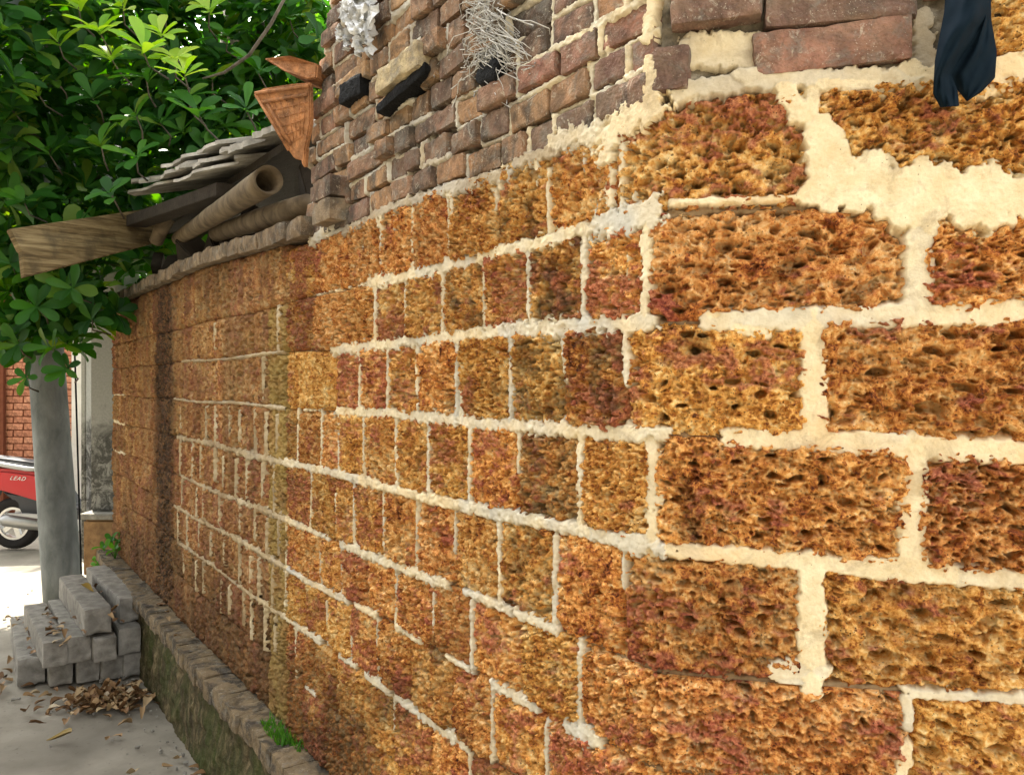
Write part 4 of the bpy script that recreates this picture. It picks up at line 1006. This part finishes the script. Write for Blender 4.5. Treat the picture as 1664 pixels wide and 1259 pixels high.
# ------------------------------------------------------------------ things stuck in the brickwork
def jut_log(x0, y0, x1, y1, r, off, name, label, cat, mat, sd):
    pass
def wx_pt(x, y, off): 
    s_ = sx(x); return wp(s_, vx(x, y), off)
# charred stubs
V, Fc = rough_box(.058, .05, .028, .006, (14, 10, 10), .003, 60, 61, .15)
def place_rb(V, x, y, off, rot=0.0, tilt=0.0):
    R = Matrix((Vector((*-DL, 0)), Vector((*-NL, 0)), Vector((0, 0, 1)))).transposed() @ Matrix.Rotation(rot, 3, 'Z') @ Matrix.Rotation(tilt, 3, 'Y')
    return V @ np.array(R).T + np.array(wx_pt(x, y, off))
o = part('charred_stub', place_rb(V, 582, 150, -.020, .10), Fc, M['char'], None); tag(o, 'black charred timber stub poking out of the bricks, nearer the terracotta tiles', 'timber', 'charred timber in the brickwork')
V, Fc = rough_box(.120, .05, .014, .005, (18, 8, 6), .003, 50, 62, .2)
o = part('charred_stub', place_rb(V, 666, 149, -.020, .03, -.12), Fc, M['char'], None); tag(o, 'black charred timber wedge under the pale yellowish brick', 'timber', 'charred timber in the brickwork')
ym = brick_mat('pale_brick', [(0, (0.46, 0.35, 0.17)), (1, (0.50, 0.38, 0.20))], .3, .5)
V, Fc = rough_box(.100, .05, .031, .006, (16, 8, 8), .005, 34, 63, .2)
o = part('loose_brick', place_rb(V, 668, 117, -.006, .05, -.05), Fc, ym, None); tag(o, 'pale yellowish brick lying loose over the charred timber', 'brick')
# white plastic bag pushed into a gap
r5 = random.Random(14); bagV = []; bagF = []; nb_ = 0
def scrap(x, y, w, h, tilt, off, sd):
    global nb_
    g = np.linspace(-.5, .5, 17); U, W = np.meshgrid(g, g); U = U.ravel(); W = W.ravel()
    e = 1 + .5 * perlin(U * 3 + sd, W * 3, None, sd)
    c, s_ = math.cos(tilt), math.sin(tilt); A_ = U * w * e; B_ = W * h * e
    S_ = sx(x) + A_ * c - B_ * s_; V_ = vx(x, y) + A_ * s_ + B_ * c
    O_ = off + .030 * (1 - 2 * np.abs(perlin(U * 2.6 + sd, W * 2.6, None, sd + 2))) + .006 * (1 - 2 * np.abs(perlin(U * 7, W * 7 + sd, None, sd + 4)))
    bagV.append(wall_pt(S_, V_, O_)); bagF.append(grid_faces(17, 17, nb_)); nb_ += 289
for k in range(9): scrap(605 + r5.gauss(0, 12), 28 + r5.gauss(0, 20), r5.uniform(.06, .12), r5.uniform(.05, .10), r5.uniform(-1, 1), r5.uniform(.014, .034), k)
for x, y, h_ in [(590, 72, .05), (612, 78, .06), (628, 70, .08), (578, 62, .04)]: scrap(x, y, .022, h_, r5.uniform(-.3, .3), .022, int(x))
Vb = np.concatenate(bagV); Fb = np.concatenate(bagF)
bagm = NT('white_plastic', .4, .5); bagm.color(bagm.mix(bagm.rng(bagm.noise(18, 4), .45, .6), (.40, .40, .38), (.66, .66, .63))); bagm.bump(bagm.noise(40, 4), .4, .006)
o = part('plastic_bag', Vb, Fb, bagm.m, None, True); tag(o, 'crumpled white plastic bag stuffed into the broken brickwork', 'plastic bag')
fm = NT('white_fibre', .6, .3); fm.color(fm.mix(fm.noise(30, 2), (.42, .40, .35), (.68, .66, .60)))
fb = thing('fibre_bundle', 'tangled white fibre strands hanging from a dark wad between bricks', 'string bundle', tuple(wx_pt(806, 70, .0)))
mb = MB(); r3 = random.Random(9)
for k in range(190):
    x = 808 + r3.gauss(0, 11); y = r3.uniform(-20, 100); pts = []; dx, dy = r3.gauss(0, 7), r3.uniform(3, 12)
    for q in range(7):
        pts.append(wx_pt(x, y, .006 + abs(r3.gauss(0, .012)) + .012 * math.sin(q))); x += dx; y += dy; dx += r3.gauss(0, 6) - (x - 808) * .15; dy += r3.gauss(0, 3)
    mb.tube(pts, r3.uniform(.0006, .0013), 4, False)
tag(mb.out('strand', fm.m, fb, True), kind='stuff')
V, Fc = rough_box(.05, .03, .028, .02, (8, 6, 6), .008, 30, 66, .1)
part('dark_wad', place_rb(V, 803, 118, -.006, 0, .2), Fc, M['char'], fb)
# black cloth hanging in front of the right-hand face
clm = NT('black_cloth', .9, .06); wv = clm.noise(60, 3); clm.color(clm.mix(wv, (.003, .007, .011), (.007, .015, .023))); clm.bump(clm.noise(420, 2), .25, .0008)
cl = thing('hanging_cloth', 'black cloth twisted and hanging against the upper wall, notched at its lower hem', 'cloth', tuple(P(1570, 60, 1.08)))
def clothsheet(L_, R_, dep, name, nx=30, sd=0):
    ys = np.linspace(0, 1, 50); V = []
    for i, t in enumerate(ys):
        for j in range(nx + 1):
            u = j / nx; xl = np.interp(t, *zip(*[(a, b[0]) for a, b in L_])); yl = np.interp(t, *zip(*[(a, b[1]) for a, b in L_]))
            xr = np.interp(t, *zip(*[(a, b[0]) for a, b in R_])); yr = np.interp(t, *zip(*[(a, b[1]) for a, b in R_]))
            x = xl + (xr - xl) * u; y = yl + (yr - yl) * u
            d = dep(t, u) + .004 * math.sin(u * 5 + t * 4 + sd) + .003 * math.sin(u * 17 + t * 9 + sd) * math.sin(t * 6 + u * 3) + .0015 * math.sin(t * 31 + u * 8)
            V.append(P(x, y, d))
    Fq = grid_faces(nx + 1, 50); V = np.array(V); back = V + np.array([0.0003, .0022, 0]); n = len(V)
    o = part(name, np.concatenate([V, back]), np.concatenate([Fq, Fq[:, ::-1] + n]), clm.m, cl); return o
clothsheet([(0, (1541, -60)), (.35, (1535, 20)), (.65, (1520, 98)), (.88, (1517, 152)), (1, (1529, 174))], [(0, (1606, -60)), (.4, (1609, 33)), (.58, (1584, 72)), (.78, (1546, 122)), (.88, (1556, 147)), (1, (1559, 172))], lambda t, u: 1.072 - .022 * math.sin(u * math.pi) + .014 * u + .010 * math.sin(t * 7 + u * 4), 'front_fold')
clothsheet([(0, (1590, -60)), (.4, (1592, 33)), (.58, (1570, 72)), (.78, (1542, 122)), (.9, (1557, 146)), (1, (1571, 163))], [(0, (1609, -60)), (.42, (1611, 33)), (.62, (1620, 84)), (.8, (1617, 127)), (.92, (1595, 150)), (1, (1573, 164))], lambda t, u: 1.094 - .016 * math.sin(u * math.pi), 'rear_fold', sd=2)

# ------------------------------------------------------------------ far end of the lane
# brick house wall
bh = thing('brick_house', 'orange brick house wall with pilaster across the lane, behind the red scooter', 'house', (P(20, 700, 9).x, 9.0, 0))
mb = MB(); mb.box((-9.5, 8.952, -.05), (-4.62, 9.5, 3.2)); mb.box((-9.4, 8.892, -.04), (-5.655, 8.951, 3.1)); mb.out('wall_core', M['housejoint'], bh)
tmp = {}
def hb(w):
    k = round(w, 2)
    if k not in tmp:
        V, Fc = rough_box(w / 2, .05, .0325, .005, (4, 2, 2), .002, 20, int(w * 1000), 0); tmp[k] = mesh_raw('brick', V, Fc); tmp[k].materials.append(M['housebrick'])
    return tmp[k]
nb = 0
for r in range(36):
    z = .05 + r * .0755
    if not 0.62 < z < 2.3: continue
    for k in range(13):
        x = -6.35 + k * .222 + (r % 2) * .111
        if x > -4.74: continue
        pil = x < -5.70
        xx = x - .02 if pil else x
        o = bpy.data.objects.new('brick', hb(.21)); COL.objects.link(o); o.parent = bh; o.location = Vector((xx, 8.99 - (.06 if pil else 0) + random.uniform(-.004, .004), z)) - bh.location; nb += 1
# unseen plastered house added across the lane to block low-angle light
oh = thing('added_lane_blocker', 'added unseen grey plastered house blocking low light from across the lane', 'house', (-3.6, -1.4, 0))
def lane_pt(t, d): return Vector((CN[0] + DL[0] * t + NL[0] * d, CN[1] + DL[1] * t + NL[1] * d, 0))
mb = MB(); mb.prism([lane_pt(-6, 3.9), lane_pt(5.5, 3.9), lane_pt(5.5, 8), lane_pt(-6, 8)], (0, 0, 4.2)); mb.out('wall', M['laneblocker'], oh, False, .01)
mb = MB(); mb.prism([lane_pt(-6.2, 3.6) + Vector((0, 0, 4.2)), lane_pt(5.7, 3.6) + Vector((0, 0, 4.2)), lane_pt(5.7, 8.2) + Vector((0, 0, 4.2)), lane_pt(-6.2, 8.2) + Vector((0, 0, 4.2))], (0, 0, .18)); mb.out('roof', M['laneblocker'], oh, False, .01)
# gate pillars
def pillar(x0, x1, y_b, d, dep, ztop, name, label, mats, z0=None):
    a = P(x0, y_b, d); b = P(x1, y_b, d); t = thing(name, label, 'pillar', (a.x, d, 0), 'gate pillars at the end of the lane')
    mb = MB(); mb.box((a.x, d, a.z if z0 is None else z0), (b.x, d + dep, ztop)); mb.out('shaft', mats, t, False, .01); 
    mb = MB(); mb.box((a.x - .03, d - .03, ztop), (b.x + .03, d + dep + .03, ztop + .07)); mb.out('cap', mats, t, False, .008); return t
pillar(131, 139, 905, 6.9, .35, 3.0, 'gate_pillar', 'slim dark-streaked gate pillar just behind the utility pole', M['mould'], 0)
pillar(147, 190, 830, 6.35, .40, 3.0, 'gate_pillar', 'pale plastered gate pillar with black mould, beside the far wall end', M['mould'], .50)
wl = MB(); wl.box((-4.52, 8.2, 0), (-3.95, 8.4, 3.3)); o = wl.out('plastered_wall', M['plaster'], None, False, .01); tag(o, 'sunlit white plastered wall glimpsed beyond the utility pole', 'wall')
lb = thing('pillar_base', 'low laterite base with concrete slab under the mouldy gate pillar', 'wall base', tuple(P(150, 920, 6.3)))
a = P(134, 920, 6.25); b = P(190, 920, 6.25)
mb = MB(); mb.box((a.x, 6.25, 0), (b.x, 6.8, .455)); mb.out('laterite_body', concmat('worn_laterite', (0.13, 0.075, 0.035), (0.30, 0.18, 0.085), .6, 14, .012), lb, False, .02)
mb = MB(); mb.box((a.x - .02, 6.22, .455), (b.x, 6.82, .50)); mb.out('slab', M['block'], lb, False, .008)

# red scooter, tail toward the left, facing right
sc_red = NT('red_paint', .3, .35); sc_red.color((.42, .004, .010)); sc_red.b.inputs['Coat Weight'].default_value = .15
sc_dark = plain('scooter_plastic', (.03, .032, .036), .5, .4, .2); sc_tyre = plain('tyre_rubber', (.022, .02, .019), .9, .2, .3); sc_silver = plain('silver_metal', (.55, .55, .54), .35, .5, .1, 10, 0, .001, .7); sc_seat = plain('pale_seat', (.42, .42, .41), .5, .4, .1)
SC = P(25, 890, 7.35); SC.z = 0
sc = thing('motor_scooter', 'parked red motor scooter, rear wheel and silver exhaust showing beside the pole', 'scooter', tuple(SC))
def lathe(c, prof, n=32):   # prof (radius, y), axis along Y
    V = [(c[0] + r * math.cos(2 * math.pi * k / n), c[1] + y, c[2] + r * math.sin(2 * math.pi * k / n)) for r, y in prof for k in range(n)]
    return MB().add(V, [tuple(f) for f in grid_faces(n, len(prof), wrap=True)])
def wheel(dx):
    w = lathe((SC.x + dx, SC.y, .235), [(.15, -.04), (.19, -.055), (.22, -.05), (.235, -.02), (.237, 0), (.235, .02), (.22, .05), (.19, .055), (.15, .04), (.15, -.04)]).out('wheel', sc_tyre, sc, True)
    rim = lathe((SC.x + dx, SC.y, .235), [(.152, -.035), (.152, .035), (.128, .03), (.128, -.035), (.152, -.035)])
    for k in range(5):
        Mx = Matrix.Translation((SC.x + dx, SC.y, .235)) @ Matrix.Rotation(k * 2 * math.pi / 5 + .3, 4, 'Y'); rim.box((-.022, -.02, .02), (.022, .01, .14), Mx)
    for v_ in (1,): pass
    rim.V = [tuple(Vector(v_) - Vector(wheel_base(w))) if False else v_ for v_ in rim.V]
    r_ = rim.out('rim', sc_silver, w, False); return w
def wheel_base(w): return (0, 0, 0)
wheel(0); wheel(1.25)
def prof_body(pts, hw, name, mat, bevel=.02):
    mb = MB(); mb.prism([Vector((SC.x + x, SC.y - hw, z)) for x, z in pts], (0, 2 * hw, 0)); return mb.out(name, mat, sc, False, bevel)
body = prof_body([(-.42, .72), (-.30, .75), (.0, .74), (.25, .71), (.42, .64), (.44, .46), (.30, .44), (.0, .53), (-.15, .57), (-.42, .62)], .13, 'rear_panel', sc_red.m, .03)
prof_body([(-.44, .80), (-.2, .78), (.10, .735), (.40, .72), (.42, .76), (.2, .80), (-.1, .84), (-.44, .87)], .11, 'seat', sc_dark, .02)
mb = MB(); mb.tube([Vector((SC.x + x, SC.y - .128, z)) for x, z in [(-.40, .845), (-.2, .815), (0, .775), (.18, .745), (.40, .735)]], [.012, .02, .022, .022, .012], 8); mb.out('grab_rail', sc_seat, sc, True)
mb = MB(); mb.tube([Vector((SC.x + x, SC.y - .10, z)) for x, z in [(-.06, .27), (-.045, .275), (.0, .28), (.18, .25), (.42, .22), (.5, .2)]], [.03, .052, .06, .058, .045, .02], 16); mb.out('exhaust', plain('exhaust_metal', (.30, .30, .29), .4, .5, .2, 12, 0, .001, .6), sc, True)
mb = MB(); mb.prism([Vector((SC.x + x, SC.y - .165, z)) for x, z in [(.0, .35), (.06, .335), (.45, .28), (.45, .33), (.2, .345)]], (0, .03, 0)); mb.out('heat_shield', sc_seat, sc, False, .004)
prof_body([(-.34, .62), (-.12, .58), (-.28, .26), (-.36, .22)], .06, 'mudguard', sc_dark, .01)
prof_body([(-.10, .54), (.44, .46), (.48, .24), (.15, .2), (.05, .42)], .07, 'engine_cover', sc_dark, .02)
prof_body([(.42, .62), (.50, .30), (.98, .26), (1.0, .34), (.56, .40)], .14, 'footboard', sc_dark, .02)
prof_body([(.92, .30), (1.06, .34), (1.10, .95), (1.02, 1.0), (.96, .9)], .17, 'front_shield', sc_red.m, .03)
mb = MB(); mb.tube([Vector((SC.x + 1.25, SC.y, .235)), Vector((SC.x + 1.04, SC.y, 1.0))], .03, 8); mb.tube([Vector((SC.x + .96, SC.y - .33, 1.04)), Vector((SC.x + 1.04, SC.y, 1.0)), Vector((SC.x + .96, SC.y + .33, 1.04))], .016, 8); mb.out('handlebar', sc_dark, sc, True)
prof_body([(1.02, .46), (1.2, .52), (1.46, .40), (1.48, .36), (1.2, .45), (1.05, .36)], .06, 'front_mudguard', sc_red.m, .01)
fc = bpy.data.curves.new('lettering', 'FONT'); fc.body = 'LEAD'; fc.size = .05; fc.extrude = .001; fc.shear = .5; fc.space_character = 1.25
to = bpy.data.objects.new('tmp', fc); COL.objects.link(to); dg = bpy.context.evaluated_depsgraph_get(); tm = bpy.data.meshes.new_from_object(to.evaluated_get(dg)); bpy.data.objects.remove(to)
o = link('lettering', tm, sc_silver, sc); o.location = (.03, -.134, .648); o.rotation_euler = (math.pi / 2, math.radians(4), 0)

# ------------------------------------------------------------------ fallen leaves
dm = []
for k in range(4):
    T_, Fc_ = leaf_template(random.uniform(-.5, .3), random.uniform(.05, .3), .05, k); dm.append(mesh_raw('fallen_leaf', T_, Fc_)); dm[-1].materials.append(M['dry'])
gm_ = mesh_raw('fallen_leaf', *leaf_template(-.25, .16, .01, 8)); gm_.materials.append(M['drygold'])
def put_leaf(p, L_, parent=None, name='fallen_leaf', me=None, flat=.35):
    o = bpy.data.objects.new(name, me or random.choice(dm)); COL.objects.link(o)
    if parent: o.parent = parent; p = Vector(p) - parent.location
    o.location = p; o.scale = (L_ * random.uniform(1.0, 1.7), L_, L_); o.rotation_euler = (random.uniform(-flat, flat), random.uniform(-flat, flat), random.uniform(0, 6.28)); return o
def gp(px, py, z=0.0): 
    d = F * (EYE - z) / (py - HOR); p = P(px, py, d); p.z = z; return p
lp = thing('leaf_pile', 'swept heap of dry brown leaves on the lane in front of the stacked blocks', 'leaf pile', tuple(gp(170, 1140)))
for k in range(270):
    t = random.gauss(0, .36); u = random.gauss(0, .35); t = max(-1, min(1, t)); u = max(-1, min(1, u))
    x = 172 + t * 100; y = 1140 - t * 8 + u * 26; hgt = .026 * max(0, 1 - t * t - u * u * .6) * random.uniform(.1, 1) 
    p = gp(x, y); p.z = .006 + hgt; put_leaf(p, random.uniform(.04, .068), lp, 'leaf', None, .45)
for k in range(34):
    if k < 20: x, y = random.uniform(-10, 40), random.uniform(1080, 1130)
    else: x, y = random.uniform(20, 300), random.uniform(1120, 1200)
    p = gp(x, y); p.z = .010
    wx = A0 - .7015 * p.y - .13
    if p.x > wx: continue
    if 20 < x and y < 1118: continue
    tag(put_leaf(p, random.uniform(.045, .07)), 'dry brown leaf lying on the lane near the stacked blocks', 'leaf', 'leaves scattered on the lane')
tag(put_leaf(gp(75, 1203, .012), .10, None, 'fallen_leaf', gm_, .15), 'golden leaf lying alone on the lane in front of the leaf heap', 'leaf').rotation_euler[2] = -1.4
tag(put_leaf(gp(180, 1196, .008), .05), 'small curled leaf on the lane, alone below the heap', 'leaf')
tag(put_leaf(gp(205, 1256, .008), .06), 'brown leaf on the lane beside the foot of the plinth, apart from the heap', 'leaf')
tag(put_leaf(gp(152, 961, .392), .085, None, 'fallen_leaf', gm_, .15), 'golden leaf resting on the top pair of stacked blocks', 'leaf').rotation_euler[2] = 1.2
for (x0, y0, x1, y1, z, n) in [(25, 1000, 62, 1060, .15, 18), (72, 990, 108, 1045, .262, 22), (118, 985, 150, 1035, .29, 10), (145, 945, 195, 1010, .36, 12)]:
    for k in range(n):
        t = random.random(); p = gp(x0 + (x1 - x0) * t + random.uniform(-7, 7), y0 + (y1 - y0) * t, z); tag(put_leaf(p, random.uniform(.03, .055)), 'dry leaf litter caught on the stacked concrete blocks', 'leaf', 'leaves caught on the stacked blocks')
for k in range(9):
    s_ = random.uniform(-3.6, -1.4); p = wp(s_, .408, .03 + random.uniform(-.03, .04)); tag(put_leaf(p, random.uniform(.025, .05), flat=.2), 'dry leaf scrap lying on the mossy ledge', 'leaf', 'leaf scraps on the ledge')
for k in range(16):
    s_ = random.uniform(-2.6, -1.5); p = wp(s_, .008, .11 + random.uniform(0, .07)); tag(put_leaf(p, random.uniform(.03, .06), flat=.5), 'dry leaf scrap at the foot of the mossy ledge', 'leaf', 'leaf scraps below the ledge')

gr = MB(); rg = random.Random(77)
for k in range(330):
    if k < 190:
        t = rg.uniform(1.6, 5.0); p = Vector(wp(-(t - 1.23) / .8187, .004, .10 + abs(rg.gauss(0, .09))))
    else: p = Vector((rg.uniform(-3.6, -.9), rg.uniform(2.4, 6.0), .004))
    if p.x > A0 - .7015 * p.y - .10: continue
    q = abs(rg.gauss(0, .004)) + .002; a_ = rg.uniform(0, 3)
    Mx = Matrix.Translation(p) @ Matrix.Rotation(a_, 4, 'Z') @ Matrix.Rotation(a_ * .7, 4, 'X'); gr.box((-q, -q * .8, -q * .5), (q, q * .7, q * .5), Mx)
o = gr.out('grit', M['block'], None, False); tag(o, kind='stuff')
# ------------------------------------------------------------------ small plants
def weed(p, n, L_, name, label, sd, up=.8):
    r = random.Random(sd); t = thing(name, label, 'plant', tuple(p)); p = Vector(p)
    for k in range(n):
        c = p + Vector((r.uniform(-1, 1), r.uniform(-1, 1), 0)) * L_ * .8 + Vector((0, 0, L_ * r.uniform(.3, 1.6)))
        it = rosette(c, (r.uniform(-.5, .5), -.6, up), 4, L_, r, (.5, 1.2)); V, Fc = leaves_mesh(it); V4 = V.reshape(4, -1, 3)
        for q in range(4): part('leaf', V4[q], LF, M['weed'], t)
        mb = MB(); mb.tube([p, (p + c) / 2 + Vector((r.uniform(-.02, .02), 0, .02)), c], .003, 5); mb.out('stem', M['weed'], t, True)
weed(wp(-4.75, .40, .03), 5, .075, 'weed_plant', 'bright green weed growing at the far end of the ledge', 1)
weed(P(157, 928, 5.4), 4, .06, 'weed_plant', 'small green weed behind the stacked blocks, against the ledge end', 2)
def tuft(s0, s1, v, off, n, label, h=.03, sd=0):
    r = random.Random(sd); V = []; Fc = []
    for k in range(n):
        s_ = r.uniform(s0, s1); p = wp(s_, v, off + r.uniform(-.02, .03)); a = r.uniform(0, 6.28); hh = h * r.uniform(.4, 1.2); w = Vector((math.cos(a), math.sin(a), 0)) * .003; lean = Vector((r.uniform(-1, 1), r.uniform(-1, 1), 0)) * hh * .6
        i = len(V); V += [p - w, p + w, p + lean + Vector((0, 0, hh))]; Fc.append((i, i + 1, i + 2))
    o = part('grass_tuft', np.array(V), Fc, M['weed'], None, False); tag(o, kind='stuff')
tuft(-1.75, -1.55, .398, .03, 260, '', .035, 1); tuft(-1.60, -1.48, .398, .0, 120, '', .03, 2); tuft(-1.9, -1.45, .02, .11, 300, '', .04, 3)
